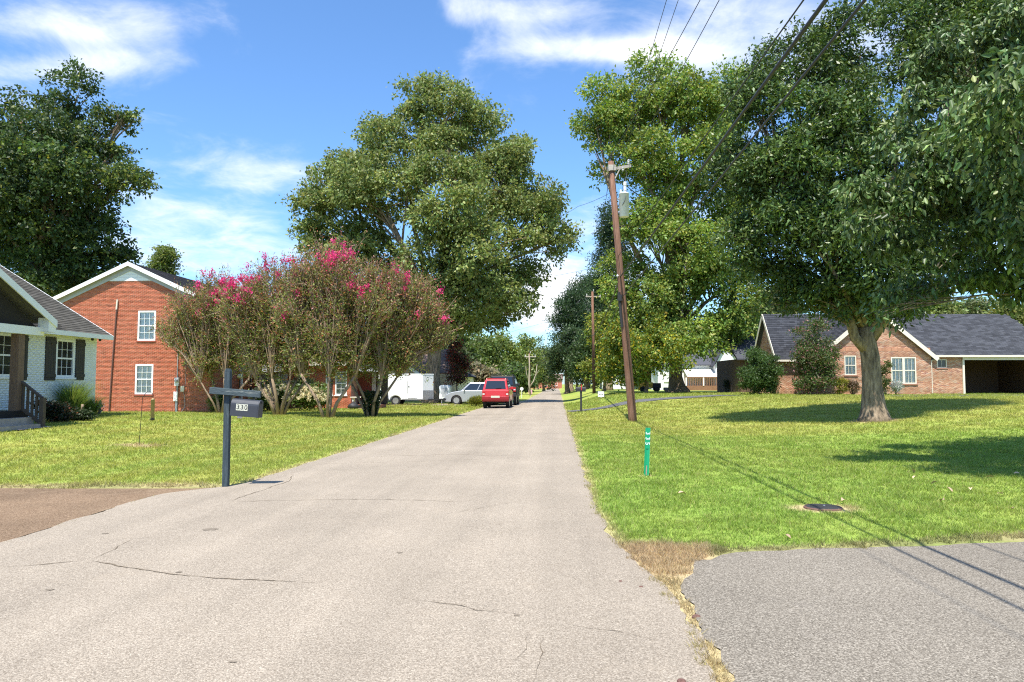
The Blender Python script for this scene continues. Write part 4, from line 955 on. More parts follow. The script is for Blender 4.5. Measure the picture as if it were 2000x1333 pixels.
# ---- far brick house at the end of the road
c5 = P(1066, 750, 230); fb = thing('far_brick_house', 'tiny red brick house at the far end of the road', 'house', (c5.x, 230, -.05), RZ)
MB().box(-5, 5, 0, 7, 0, 2.8).build('wall', pm('far_red_brick', (.42, .14, .09), .9, .1, 6), fb)
m = MB(); m.prism([(-5.4, -.4, 2.8), (5.4, -.4, 2.8), (5.4, 3.5, 4.6), (-5.4, 3.5, 4.6)], (0, 0, .1)); m.prism([(-5.4, 7.4, 2.8), (5.4, 7.4, 2.8), (5.4, 3.5, 4.6), (-5.4, 3.5, 4.6)], (0, 0, .1)); m.build('roof', brownroofM, fb)
for x in (-3.6, -.5, 2.6): window(fb, Matrix.Translation((x, -.012, .9)), 1, 1.3, 2, 1)

# ---------------------------------------------------------------- trees and shrubs
def lobe(px, py, d, rx, ry, rd=None):
    k = d / F; return (P(px, py, d), rx * k, (rd if rd else .5 * (rx + ry) * k), ry * k)
def unit(rng, n): return nrm(rng.normal(size=(n, 3)))
def crown_points(rng, lobes, n, subs=11, sub_r=.40, cl_r=.25, per=14, low=.55, hi=.5):
    """leaf base points in clumps on sub-blobs of each lobe -> points, outward direction, clump brightness"""
    C = np.array([l[0] for l in lobes]); R = np.array([l[1:] for l in lobes]); k = len(lobes)
    sc, sr, sw = [], [], []
    for i in range(k):
        u = unit(rng, subs); rad = .40 + hi * rng.random((subs, 1)) ** .7
        sc.append(C[i] + u * R[i] * rad); f = sub_r * (.65 + .75 * rng.random((subs, 1))); sr.append(R[i] * f * (1 + .15 * rng.normal(size=(subs, 3))))
    sc = np.concatenate(sc); sr = np.abs(np.concatenate(sr)); w = (sr[:, 0] * sr[:, 2] + sr[:, 1] * sr[:, 2] + sr[:, 0] * sr[:, 1]); w = w / w.sum()
    ncl = max(1, n // per); s = rng.choice(len(sc), ncl, p=w); u = unit(rng, ncl); u[:, 2] = np.where((u[:, 2] < 0) & (rng.random(ncl) < low), -u[:, 2], u[:, 2])
    cp = sc[s] + u * sr[s] * (.55 + .55 * rng.random((ncl, 1)))
    idx = rng.integers(0, ncl, n); pt = cp[idx] + rng.normal(size=(n, 3)) * cl_r * np.array([1, 1, .7]); bright = rng.normal(size=len(sc))[s][idx]
    return pt, u[idx], bright, sc, sr
def tree(name, label, base, lobes, n, tr, fork, colr, leaf=(.16, .09), seed=1, group=None, cat='tree', mat=None, bark=None, droop=.35, six=False, flare=1.7, subs=11, cl_r=.3, limbs=True, bend=.25, trunk_path=None, col2=None, mix2=None, sub_r=.4, twigs=3, low=.55, per=14, limb_k=1.0, hi=.5):
    rng = np.random.default_rng(seed); base = Vector(base); root = thing(name, label, cat, base, 0, group)
    pt, out, br, sc, sr = crown_points(rng, lobes, n, subs, sub_r, cl_r, per, low, hi)
    m = MB(); fork = Vector(fork)
    path = [Vector(p) for p in trunk_path] if trunk_path else [base + (fork - base) * t + Vector((rng.normal() * .1, rng.normal() * .1, 0)) * tr * 1.5 * (t > 0) for t in (0, .03, .1, .25, .5, .75, 1)]
    kf = len(path); rr = [tr * (flare if i == 0 else (1 + (flare - 1) * .45) if i == 1 else (1 + (flare - 1) * .15) if i == 2 else 1 - .25 * i / kf) for i in range(kf)]
    path[0] = path[0] - Vector((0, 0, .15))
    m.tube([p - base for p in path], rr, 12)
    if limbs:
        for (c, rx, ry, rz_) in lobes:
            st = path[-1] if c.z > path[-1].z else path[-2]; st = st.lerp(path[-2], rng.random() * .5); mid = st.lerp(c, .5) + Vector((rng.normal(), rng.normal(), rng.random() + .3)) * .12 * (c - st).length * .6
            r0 = tr * limb_k * (.32 + .25 * rng.random()); pts = [st, st.lerp(mid, .55), mid, mid.lerp(c, .6), c]; m.tube([p - base for p in pts], [r0, r0 * .8, r0 * .62, r0 * .4, r0 * .22], 7)
            own = [i for i in range(len(sc)) if np.linalg.norm((sc[i] - np.array(c)) / np.array((rx, ry, rz_))) < 1.0]
            for i in own[:twigs * 3]:
                q = Vector(sc[i]); s0 = mid.lerp(c, rng.random()); mm_ = s0.lerp(q, .5) + Vector((0, 0, .08 * (q - s0).length)); m.tube([s0 - base, mm_ - base, q - base], [r0 * .3, r0 * .2, r0 * .08], 5, cap=False)
    m.build('trunk', bark or barkM, root, smooth=True)
    nn = len(pt); C = jitter(colr, nn, rng, .16, .10)
    if col2 is not None:
        f = (rng.random(nn) < mix2(pt)) if callable(mix2) else rng.random(nn) < mix2; C[f] = jitter(col2, int(f.sum()), rng, .16, .1)
    C = np.clip(C * (1 + .14 * br)[:, None], .004, .9)
    D = out * .55 + unit(rng, nn) * .8 + np.array([0, 0, -droop]); s = .7 + .6 * rng.random(nn)
    o = leaves('crown', pt - np.array(base), D, leaf[0] * s, leaf[1] * s, C, mat or leafM, root, rng, bend, six); return root

# large oak left of the road
ob = G(845, 790); ob = Vector((P(845, 780, 58).x, 58, -.02))
L = lambda *a: lobe(*a)
tree('oak_tree', 'massive olive green oak standing left of the road behind the white trailer', ob,
     [L(856, 215, 58, 70, 58), L(790, 292, 57, 92, 60), L(928, 290, 59, 90, 64), L(700, 335, 57, 60, 48), L(1000, 318, 58, 52, 42), L(655, 380, 57, 72, 60), L(620, 420, 58, 45, 60), L(745, 390, 55, 95, 75), L(870, 395, 54, 105, 85), L(985, 365, 57, 85, 62), L(1045, 420, 57, 75, 70),
      L(1085, 470, 58, 45, 48), L(640, 470, 58, 50, 45), L(720, 490, 56, 90, 55), L(960, 490, 54, 110, 75), L(930, 580, 56, 85, 65), L(845, 545, 55, 90, 70), L(1000, 555, 58, 55, 55), L(950, 620, 59, 60, 32), L(880, 630, 60, 60, 40)],
     128000, .62, P(850, 600, 58), (.172, .225, .062), (.26, .15), 3, hi=.56, subs=15, cl_r=.25, droop=.5, col2=(.26, .295, .095), mix2=.33)
# tall light green tree right of the road
gb = G(1322, 768); gd = 56.0; gb = Vector((P(1322, 768, gd).x, gd, float(zT(P(1322, 768, gd).x, gd))))
tree('sweetgum_tree', 'tall bright green tree with wide flared trunk right of the leaning pole', gb,
     [L(1290, 185, gd, 70, 55), L(1200, 235, gd, 62, 60), L(1165, 250, gd, 38, 45), L(1350, 210, gd, 75, 62), L(1245, 320, gd, 68, 75), L(1365, 330, gd - 1, 90, 85), L(1430, 240, gd, 60, 80), L(1260, 450, gd - 1, 62, 75), L(1345, 470, gd - 2, 80, 75), L(1440, 430, gd, 70, 80),
      L(1230, 560, gd, 45, 65), L(1335, 590, gd - 2, 90, 70), L(1420, 560, gd, 70, 80), L(1420, 650, gd - 1, 55, 45), L(1345, 665, gd - 2, 80, 35), L(1240, 640, gd, 42, 45)],
     115000, .55, P(1322, 640, gd), (.160, .245, .046), (.25, .14), 4, hi=.6, subs=15, cl_r=.25, flare=2.1, droop=.45, col2=(.26, .30, .06), mix2=.3, low=.5)
# yellowing small tree under it
yb = P(1262, 768, 52); yb.z = float(zT(yb.x, 52))
tree('yellowing_tree', 'small tree with yellow tinged leaves under the tall green tree', yb, [L(1290, 650, 52, 35, 40), L(1215, 670, 52, 38, 45), L(1265, 690, 51, 60, 45), L(1320, 690, 51, 40, 35), L(1190, 720, 53, 30, 28), L(1230, 735, 52, 30, 18)],
     15000, .14, P(1265, 715, 52), (.15, .215, .036), (.22, .12), 5, subs=10, cl_r=.26, col2=(.40, .34, .04), mix2=.2, droop=.45)
yc = P(1180, 772, 70); yc.z = float(zT(yc.x, 70))
tree('young_tree', 'yellow green young tree behind the foot of the leaning pole', yc, [L(1182, 650, 70, 28, 40), L(1178, 710, 70, 32, 40), L(1205, 690, 70, 26, 40)], 8000, .15, P(1182, 720, 70), (.17, .225, .036), (.26, .14), 6, subs=9, cl_r=.3, col2=(.38, .34, .05), mix2=.2)
# dark tree behind the pole
dk = P(1190, 772, 78); dk.z = float(zT(dk.x, 78))
tree('cedar_tree', 'dark evergreen standing behind the leaning pole', dk, [L(1195, 440, 78, 26, 60), L(1195, 540, 78, 36, 60), L(1200, 620, 78, 40, 50), L(1215, 480, 79, 30, 60)], 20000, .3, P(1195, 560, 78), (.035, .07, .025), (.28, .10), 7, subs=12, cl_r=.35)
# ash in the right lawn: big dark crown over a flared trunk
ad = ash.y
ash_path = [ash, P(1708, 812, ad), P(1706, 795, ad), P(1703, 750, ad), P(1700, 700, ad), P(1692, 660, ad), P(1690, 640, ad)]
tree('ash_tree', 'dark green shade tree with thick flared trunk on the right lawn', ash,
     [L(1475, 205, ad + 0, 72, 85, 0.94), L(1555, 150, ad + 0.5, 78, 95, 1.04), L(1440, 330, ad + 0, 62, 85, 0.88), L(1545, 330, ad + -1, 95, 95, 1.14), L(1660, 250, ad + -1, 105, 110, 1.29), L(1640, 430, ad + -1.5, 110, 95, 1.23), L(1485, 470, ad + 0, 70, 78, 0.89), L(1720, 500, ad + -0.5, 100, 95, 1.17), L(1585, 545, ad + 0, 80, 42, 0.73), L(1790, 330, ad + 0, 120, 150, 1.62), L(1680, 110, ad + 0.5, 110, 90, 1.20), L(1520, 540, ad + 1, 60, 40, 0.60), L(1640, 590, ad + 1, 60, 30, 0.54), L(1850, 480, ad + 0.5, 110, 90, 1.20), L(1930, 300, ad + 1, 120, 160, 1.68), L(1900, 120, ad + 1, 120, 110, 1.38), L(1620, 590, ad + -0.5, 70, 40, 0.66), L(1700, 600, ad + 1, 90, 36, 0.75), L(1760, 590, ad + -0.75, 60, 40, 0.60), L(1690, 540, ad + -1.25, 80, 50, 0.78), L(1560, 450, ad + -1, 80, 80, 0.96), L(1590, 240, ad + -1, 90, 90, 1.08), L(1500, 330, ad + 1, 80, 90, 1.02), L(1640, 360, ad + 1.5, 120, 120, 1.44), L(1530, 590, ad + 0.25, 40, 22, 0.37), L(1790, 40, ad + 1, 110, 75, 1.3), L(1850, 150, ad + .5, 100, 90, 1.3), L(1960, 30, ad + 1, 110, 80, 1.3)],
     178000, .33, P(1690, 640, ad), (.056, .100, .022), (.158, .063), 8, mat=glossleafM, subs=16, cl_r=.17, trunk_path=ash_path, limb_k=.55, flare=1.85, droop=.4, col2=(.125, .185, .04), mix2=.3, sub_r=.33, per=16)
m = MB(); ar = [o for o in bpy.data.objects if o.name == 'ash_tree'][0]
lf = [P(1700, 690, ad), P(1670, 660, ad - .1), P(1655, 610, ad - .2), P(1640, 560, ad - .2), P(1622, 525, ad - .2), P(1600, 470, ad)]
m.tube([p - ash for p in lf], [.22, .16, .14, .12, .10, .06], 9); m.tube([p - ash for p in (P(1700, 660, ad), P(1735, 610, ad), P(1765, 540, ad + .3), P(1800, 430, ad))], [.24, .2, .16, .08], 9); m.build('limb', barkM, ar, smooth=True)
# near tree at the right edge, large drooping leaves, trunk outside the frame
nb = Vector((11.2, 13.5, 0)); nb.z = float(zT(nb.x, nb.y))
tree('broadleaf_tree', 'near tree with large drooping glossy leaves hanging in from the right edge', nb,
     [L(1790, 240, 13, 90, 60), L(1880, 130, 13.5, 100, 80), L(1750, 370, 12.6, 85, 55), L(1850, 320, 12.5, 100, 70), L(1900, 440, 12.6, 110, 75), L(1985, 300, 13, 90, 100), L(1990, 470, 12.6, 90, 90), L(1740, 590, 13.5, 45, 20), L(1860, 555, 13.5, 110, 38), L(1990, 570, 13.5, 70, 45), L(2100, 300, 13, 140, 160), L(2120, 500, 13, 140, 90), L(2050, 100, 13.5, 160, 120), L(2180, 120, 13.5, 160, 140), L(1760, 470, 13, 60, 45), L(1690, 440, 12.5, 35, 30), L(1718, 615, 13.2, 22, 18), L(2060, 250, 10.6, 170, 150), L(2010, 430, 11, 80, 80), L(2160, 480, 10.8, 150, 110), L(1960, 200, 11.5, 90, 80)],
     52000, .30, Vector((11.0, 13.6, 4.2)), (.070, .118, .028), (.13, .055), 9, limb_k=.2, mat=glossleafM, subs=12, cl_r=.11, droop=1.15, six=True, bend=.22, per=9, sub_r=.36, col2=(.16, .225, .07), mix2=.3, low=.7)
# maple behind the white house
mb_ = P(70, 790, 46); mb_.z = 0
tree('maple_tree', 'dark maple with ragged layered branches behind the white house', mb_,
     [L(150, 190, 46, 38, 50), L(95, 200, 46, 22, 30), L(40, 230, 46, 45, 55), L(180, 240, 46, 45, 35), L(110, 290, 45, 85, 60), L(245, 225, 46, 26, 14), L(230, 245, 47, 40, 12), L(0, 310, 46, 90, 90), L(225, 295, 46, 38, 18), L(245, 345, 46, 40, 18), L(170, 360, 45, 90, 50), L(60, 400, 45, 110, 80), L(190, 425, 46, 45, 35), L(120, 470, 46, 110, 60), L(20, 490, 47, 100, 60), L(-90, 350, 46, 110, 160), L(215, 490, 47, 40, 30), L(240, 500, 48, 20, 20), L(60, 540, 45, 100, 45), L(160, 530, 46, 80, 40), L(80, 330, 44, 100, 80)],
     82000, .45, P(75, 520, 46), (.062, .105, .030), (.24, .13), 10, hi=.62, sub_r=.46, subs=13, cl_r=.2, droop=.4, col2=(.20, .24, .045), mix2=lambda p: np.clip(.14 + (p[:, 0] + 25.5) * .07, .06, .6))
tree('background_tree', 'dark tree filling the gap between the white and red houses', Vector((-31, 50, 0)), [L(60, 560, 52, 90, 60), L(170, 560, 52, 80, 40), L(20, 600, 52, 80, 60)], 14000, .3, P(90, 640, 52), (.045, .07, .022), (.26, .14), 12, subs=10, cl_r=.35, group='trees behind the houses')
sb = P(320, 760, 95); sb.z = 0
tree('background_tree', 'small light green tree rising above the dark roof of the red house', sb, [L(318, 498, 95, 22, 16), L(325, 520, 95, 26, 16), L(318, 560, 95, 30, 30)], 9000, .3, P(320, 600, 95), (.13, .17, .04), (.34, .18), 13, subs=9, cl_r=.4, group='trees behind the houses')
# wood beyond the end of the street, tree by tree
far = [(905, 700, 108, 30, 50, (.085, .12, .03), 'rounded tree just beyond the oak trunk'), (940, 690, 120, 38, 45, (.10, .14, .035), 'rounded green tree above the silver car'), (985, 690, 128, 40, 45, (.11, .145, .03), 'tallest rounded tree above the red car'), (1030, 700, 140, 34, 46, (.115, .15, .035), 'green tree left of the end of the road'), (1062, 722, 150, 24, 34, (.10, .13, .04), 'greyer green tree at the end of the road'), (925, 735, 96, 34, 26, (.17, .15, .085), 'dry tan bush-like tree behind the silver car'), (1003, 738, 104, 30, 24, (.07, .11, .03), 'low dark tree behind the black vehicle'), (875, 690, 90, 30, 60, (.04, .06, .022), 'dark tree in the shade of the oak'), (1050, 700, 190, 26, 40, (.09, .12, .04), 'hazy tree farthest down the road')]
for i, (px, py, d, rx, ry, c, lab) in enumerate(far):
    b = P(px, 770, d); b.z = float(zT(b.x, d)); tree('distant_tree', lab, b, [L(px, py, d, rx, ry * .8), L(px - rx * .5, py + ry * .4, d, rx * .7, ry * .6), L(px + rx * .5, py + ry * .35, d, rx * .7, ry * .65), L(px, py - ry * .5, d, rx * .6, ry * .5)], 5000, .3, P(px, py + ry * .6, d), tuple(1.3 * q for q in c), (.5, .27), 40 + i, 'trees beyond the end of the street', subs=9, cl_r=.5, limbs=False)
con = [(1115, 620, 112, 40, 62, (.042, .078, .030), 'dark rounded pine leaning over the far poles'), (1148, 600, 118, 40, 70, (.048, .085, .032), 'taller dark pine behind the far pole'), (1108, 690, 104, 32, 50, (.055, .09, .035), 'lower pine beside the far end of the road'), (1145, 700, 98, 34, 50, (.06, .10, .03), 'low dark pine left of the far pole foot')]
for i, (px, py, d, rx, ry, c, lab) in enumerate(con):
    b = P(px, 770, d); b.z = float(zT(b.x, d)); tree('pine_tree', lab, b, [L(px, py, d, rx, ry * .8), L(px - rx * .4, py + ry * .45, d, rx * .7, ry * .6), L(px + rx * .4, py + ry * .4, d, rx * .75, ry * .6), L(px + 8, py - ry * .5, d, rx * .55, ry * .45)], 12000, .35, P(px, py + ry * .5, d), c, (.42, .14), 60 + i, 'pines right of the far road', subs=12, cl_r=.45, limbs=False, droop=-.2)
rb_ = [(1820, 600, 75, 45, 30, (.13, .16, .05), 'light green tree rising behind the slate roof ridge'), (1890, 610, 80, 50, 24, (.10, .13, .045), 'greyish tree behind the right end of the slate roof'), (1990, 620, 72, 40, 45, (.14, .16, .05), 'yellowish tree behind the carport roof end'), (1510, 590, 76, 40, 40, (.11, .13, .05), 'pale tree above the left gable of the brick house'), (1450, 640, 92, 40, 60, (.04, .06, .022), 'dark tree behind the white deck house'), (1380, 690, 94, 60, 60, (.045, .07, .025), 'shaded tree left of the white deck house'), (1290, 700, 94, 60, 60, (.045, .075, .025), 'shaded tree behind the tall green tree'), (1235, 700, 110, 50, 60, (.05, .085, .028), 'dark tree beyond the far white cottage'), (1180, 720, 120, 40, 50, (.05, .09, .03), 'dark tree just right of the far poles')]
for i, (px, py, d, rx, ry, c, lab) in enumerate(rb_):
    b = P(px, 770, d); b.z = float(zT(b.x, d)); tree('background_tree', lab, b, [L(px, py, d, rx, ry * .8), L(px - rx * .5, py + ry * .5, d, rx * .7, ry * .6), L(px + rx * .5, py + ry * .4, d, rx * .75, ry * .6)], 4600, .3, P(px, py + ry * .6, d), tuple(1.25 * q for q in c), (.42, .21), 80 + i, 'trees behind the houses', subs=9, cl_r=.4, limbs=False)
for i, (px, d, lab) in enumerate(((430, 110, 'far tree behind the porch wing of the red house'), (520, 115, 'far tree left of the tan house'), (620, 105, 'far tree between the red and tan houses'), (700, 112, 'far tree just left of the tan gable'), (790, 108, 'far tree above the white trailer'))):
    b = P(px, 770, d); b.z = 0; tree('distant_tree', lab, b, [L(px, 690, d, 55, 40), L(px - 30, 725, d, 40, 30), L(px + 30, 725, d, 40, 30)], 5500, .3, P(px, 730, d), (.05, .08, .025), (.45, .24), 100 + i, 'trees beyond the end of the street', subs=8, cl_r=.5, limbs=False)

for i, (px, py, d, lab) in enumerate(((2110, 640, 80, 'broad tree beyond the carport end, at the right margin'), (2260, 650, 85, 'tree farthest to the right beyond the carport'), (-120, 600, 75, 'tree beyond the left end of the white house'), (-300, 620, 80, 'tree farthest to the left behind the white house'))):
    b = P(px, 770, d); b.z = float(zT(b.x, d)); tree('background_tree', lab, b, [L(px, py, d, 80, 80), L(px - 50, py + 60, d, 60, 50), L(px + 50, py + 60, d, 60, 50)], 5000, .3, P(px, py + 60, d), (.10, .14, .04), (.42, .22), 140 + i, 'trees behind the houses', subs=9, cl_r=.45, limbs=False)

# ---- crape myrtles
def myrtle(label, base, lobes, seed, nt=120, nst=5, hot=(), p_flower=.06, leafn=17, low_green=(.205, .235, .060)):
    rng = np.random.default_rng(seed); base = Vector(base); root = thing('crape_myrtle', label, 'tree', base, 0, 'crape myrtles along the left lawn')
    C = np.array([l[0] for l in lobes]); R = np.array([l[1:] for l in lobes]); w = (R[:, 0] * R[:, 2]) ** .6; w = w / w.sum()
    i = rng.choice(len(lobes), nt, p=w); u = unit(rng, nt); u[:, 2] = np.abs(u[:, 2]) * np.where(rng.random(nt) < .75, 1, -.7)
    T = C[i] + u * R[i] * (.35 + .55 * rng.random((nt, 1)) ** .5)
    m = MB(); ctr = np.array(base) + np.array([0, 0, 2.2])
    ang = np.linspace(0, 2 * np.pi, nst, endpoint=False) + rng.normal(size=nst) * .25; stems = []
    zlow = min(l[0].z - l[3] for l in lobes)
    for a in ang:
        top = np.array(base) + np.array([math.cos(a) * (.85 + .5 * rng.random()), math.sin(a) * .7, 1.45 * (1 + .35 * rng.random())])
        s = [np.array(base) + np.array([math.cos(a) * .14, math.sin(a) * .14, -.1]), np.array(base) + (top - np.array(base)) * np.array([.35, .35, .4]) + rng.normal(size=3) * .05, top]
        stems.append(top); r0 = .05 + .03 * rng.random(); m.tube([Vector(q) - base for q in s], [r0 * 1.3, r0, r0 * .8], 7)
    stems = np.array(stems); pts, dirs, tips = [], [], []
    for t in T:
        k = np.argmin(np.linalg.norm((stems - t)[:, :2], axis=1)); s = stems[k]; d = t - s; mid = s + d * .5 + np.array([0, 0, .1 * np.linalg.norm(d)]) + rng.normal(size=3) * .12
        r0 = .022 + .012 * rng.random(); m.tube([Vector(s) - base, Vector(mid) - base, Vector(t) - base], [r0, r0 * .7, r0 * .4], 5, cap=False)
        for j in range(9):
            q0 = mid + (t - mid) * (.3 + .7 * rng.random()); up = nrm(np.array([0, 0, .9]) + .55 * nrm(t - ctr) + rng.normal(size=3) * .45); ln = .5 + .75 * rng.random(); q1 = q0 + up * ln * .5; q2 = q0 + up * ln + rng.normal(size=3) * .08
            m.tube([Vector(q0) - base, Vector(q1) - base, Vector(q2) - base], [.013, .011, .006], 3, cap=False); tips.append(q2)
            tt = rng.random((leafn, 1)); pts.append(q0 + (q2 - q0) * tt + rng.normal(size=(leafn, 3)) * .085); dirs.append(np.repeat(up[None], leafn, 0))
    for j in range(nt * 3):
        k = rng.integers(len(stems)); t = T[rng.integers(nt)]; q0 = stems[k] + (t - stems[k]) * (.15 + .5 * rng.random()) + rng.normal(size=3) * .22; up = nrm(np.array([0, 0, .5]) + rng.normal(size=3) * .7); q2 = q0 + up * (.4 + .4 * rng.random())
        m.tube([Vector(q0) - base, Vector(q2) - base], [.008, .004], 3, cap=False); tt = rng.random((leafn, 1)); pts.append(q0 + (q2 - q0) * tt + rng.normal(size=(leafn, 3)) * .09); dirs.append(np.repeat(up[None], leafn, 0))
    m.build('stems', barkpaleM, root, smooth=True)
    pts = np.concatenate(pts); dirs = np.concatenate(dirs); n = len(pts); zr = np.clip((pts[:, 2] - base.z - 2.5) / 5, 0, 1)
    Cc = jitter(low_green, n, rng, .2, .12); f = rng.random(n) < .13 + .22 * zr; Cc[f] = jitter((.40, .20, .10), int(f.sum()), rng, .2, .1); g = rng.random(n) < .14 * zr; Cc[g] = jitter((.46, .22, .20), int(g.sum()), rng, .2, .1)
    s = .7 + .6 * rng.random(n); leaves('crown', pts - np.array(base), dirs * .8 + unit(rng, n) * .8, .12 * s, .045 * s, Cc, leafM, root, rng)
    tips = np.array(tips); top = tips[:, 2] > np.percentile(tips[:, 2], 25); pick = (rng.random(len(tips)) < p_flower) & top
    fl = [tips[pick]]
    for (px, py, rad, k) in hot:
        hd = base.y - .6; c = np.array(P(px, py, hd)); d = np.linalg.norm((tips - c) * np.array([1, .45, 1]), axis=1); near = np.argsort(d)[:k]; fl.append(tips[near])
    fl = np.unique(np.concatenate(fl), axis=0); k = 40; q = np.repeat(fl, k, 0); q = q + rng.normal(size=q.shape) * np.array([.075, .075, .10]); nn = len(q); s = .7 + .6 * rng.random(nn)
    leaves('blossom', q - np.array(base), unit(rng, nn), .075 * s, .07 * s, jitter((.66, .075, .20), nn, rng, .15, .15), flowerM, root, rng); return root
g1_ = P(640, 818, 31.9); g1_.z = float(zT(g1_.x, 31.9)); g2_ = P(546, 812, 34.6); g2_.z = float(zT(g2_.x, 34.6)); g3_ = P(725, 815, 33.2); g3_.z = float(zT(g3_.x, 33.2)); g4_ = P(433, 806, 37.4); g4_.z = float(zT(g4_.x, 37.4))
myrtle('crape myrtle with three slanting pale stems in the middle of the row', g1_, [L(640, 565, 32, 90, 66), L(595, 625, 32, 62, 52), L(700, 620, 32, 75, 58), L(655, 520, 33, 60, 34), L(640, 665, 32, 85, 30)], 201, 230, 4, ((650, 505, 1, 9), (680, 492, 1, 5), (632, 572, 1, 3), (668, 675, 1, 2), (705, 570, 1, 3), (690, 560, 1, 2), (560, 620, 1, 1)), .022)
myrtle('crape myrtle with a dense bundle of upright stems beside the mailbox', g2_, [L(545, 575, 34.6, 75, 56), L(490, 610, 34.6, 68, 50), L(590, 600, 34.6, 60, 60), L(530, 660, 34.6, 85, 32)], 202, 200, 7, ((575, 505, 1, 4), (520, 510, 1, 3), (612, 505, 1, 5), (450, 550, 1, 9), (470, 540, 1, 6)), .028)
myrtle('crape myrtle with ivy wrapped base nearest the road', g3_, [L(770, 590, 33.2, 80, 62), L(820, 630, 33.2, 55, 55), L(720, 570, 33.2, 70, 52), L(750, 665, 33.2, 90, 30), L(850, 668, 33.2, 40, 28)], 203, 230, 5, ((760, 590, 1, 3), (765, 648, 1, 1), (870, 625, 1, 2), (740, 555, 1, 2), (668, 680, 1, 1)), .022)
myrtle('crape myrtle with bright pink blossom against the corner of the red house', g4_, [L(400, 610, 37.4, 68, 52), L(450, 590, 37.4, 60, 52), L(345, 660, 37.4, 46, 36), L(430, 665, 37.4, 75, 34)], 204, 150, 5, ((420, 580, 1, 9), (440, 555, 1, 8), (400, 535, 1, 3), (415, 600, 1, 4), (445, 625, 1, 2)), .022)
ivr = [o for o in bpy.data.objects if o.name.startswith('crape_myrtle') and 'ivy' in o['label']][0]
ri = np.random.default_rng(77); n = 2600; h = ri.random(n) ** 1.3 * 1.15; a = ri.random(n) * 6.283; r = .10 + .28 * (h + .25) * (.6 + .4 * ri.random(n)); q = np.stack([np.cos(a) * r, np.sin(a) * r * .8, h], -1)
leaves('ivy', q, unit(ri, n) + np.array([0, -.3, -.4]), .10, .085, jitter((.03, .05, .018), n, ri), leafM, ivr, ri)
# fourth row of distant crape with red blossom by the oak
tree('flowering_shrub', 'dark shrub with reddish blossom right of the oak trunk', Vector((P(893, 780, 62).x, 62, 0)), [L(890, 690, 62, 18, 26), L(893, 735, 62, 20, 18), L(900, 715, 62, 14, 20)], 5000, .07, P(892, 745, 62), (.075, .055, .03), (.16, .08), 91, cat='shrub', subs=8, cl_r=.2, col2=(.36, .07, .05), mix2=.3, flare=1.2)

# ---- shrubs
def shrub(name, label, base, lobes, n, colr, leaf, seed, group=None, col2=None, mix2=0, mat=None, **kw):
    return tree(name, label, base, lobes, n, .05, Vector(base) + Vector((0, 0, .5)), colr, leaf, seed, group, 'shrub', mat, col2=col2, mix2=mix2, flare=1.1, limbs=False, low=.75, **kw)
b = P(1483, 770, 45.2); b.z = float(zT(b.x, 45.2)); D_ = 45.2
shrub('round_shrub', 'large rounded dark green shrub at the left corner of the brick house', b, [L(1483, 728, D_, 36, 42, 1.2), L(1470, 745, D_, 26, 26, .9), L(1498, 745, D_, 24, 28, .9)], 18000, (.062, .112, .028), (.11, .06), 301, subs=14, cl_r=.12, sub_r=.34)
b = P(1588, 771, 44.6); b.z = float(zT(b.x, 44.6)); D_ = 44.6
shrub('flowering_shrub', 'tall loose shrub with faded pink flowers before the brick house', b, [L(1590, 675, D_, 36, 42, 1.1), L(1573, 720, D_, 32, 40, 1.0), L(1610, 715, D_, 30, 44, 1.0), L(1590, 745, D_, 44, 26, 1.1)], 20000, (.085, .125, .036), (.13, .06), 302, col2=(.36, .17, .16), mix2=.12, subs=13, cl_r=.16, droop=-.3)
for i, (px, py, d, rx, ry, c, lab) in enumerate(((1640, 755, 44.4, 14, 16, (.24, .24, .035), 'yellow green plant beside the pink flowered shrub'), (1728, 735, 43.5, 9, 36, (.09, .12, .03), 'narrow climbing shrub right behind the ash trunk'), (1665, 757, 44.4, 10, 13, (.13, .09, .05), 'small brownish plant left of the ash trunk'), (1425, 758, 56, 14, 14, (.035, .05, .02), 'dark shrub at the end of the brown deck'), (1750, 757, 43.8, 8, 11, (.42, .45, .40), 'pale silvery plant under the double window'))):
    b = P(px, py + ry, d); b.z = float(zT(b.x, d)); shrub('garden_plant', lab, b, [L(px, py, d, rx, ry, .4)], 1500, c, (.11, .05), 310 + i, subs=9, cl_r=.08, group='small plants along the brick house')
b = P(423, 808, 38.0); b.z = float(zT(b.x, 38))
shrub('round_shrub', 'small round green shrub at the corner of the red house', Vector((P(424, 800, 37.9).x + .3, 37.9, b.z)), [L(424, 790, 37.9, 17, 19, .45), L(430, 780, 37.9, 12, 14, .35)], 4500, (.10, .16, .04), (.07, .04), 320, subs=12, cl_r=.07)
def hydrangea(label, px, d, rx, ry, py, seed, nfl):
    rng = np.random.default_rng(seed); b = P(px, py + ry, d); b.z = float(zT(b.x, d)); root = shrub('hydrangea', label, b, [L(px, py, d, rx, ry, .8), L(px - rx * .5, py + 4, d, rx * .6, ry * .8, .7), L(px + rx * .5, py + 4, d, rx * .6, ry * .8, .7)], 4500, (.085, .13, .028), (.15, .09), seed, 'hydrangeas by the porch', subs=10, cl_r=.12)
    u = unit(rng, nfl); u[:, 1] = -np.abs(u[:, 1]); u[:, 2] = np.abs(u[:, 2]) * .9 - .25; c = np.array(P(px, py, d)) - np.array(b) + u * np.array([rx * d / F, .8, ry * d / F]) * (1.12 + .15 * rng.random((nfl, 1)))
    k = 60; q = np.repeat(c, k, 0) + unit(rng, nfl * k) * .13 * (.6 + .4 * rng.random((nfl * k, 1))); leaves('flower_heads', q, unit(rng, nfl * k), .07, .07, jitter((.74, .68, .45), nfl * k, rng, .1, .06), flowerM, root, rng); return root
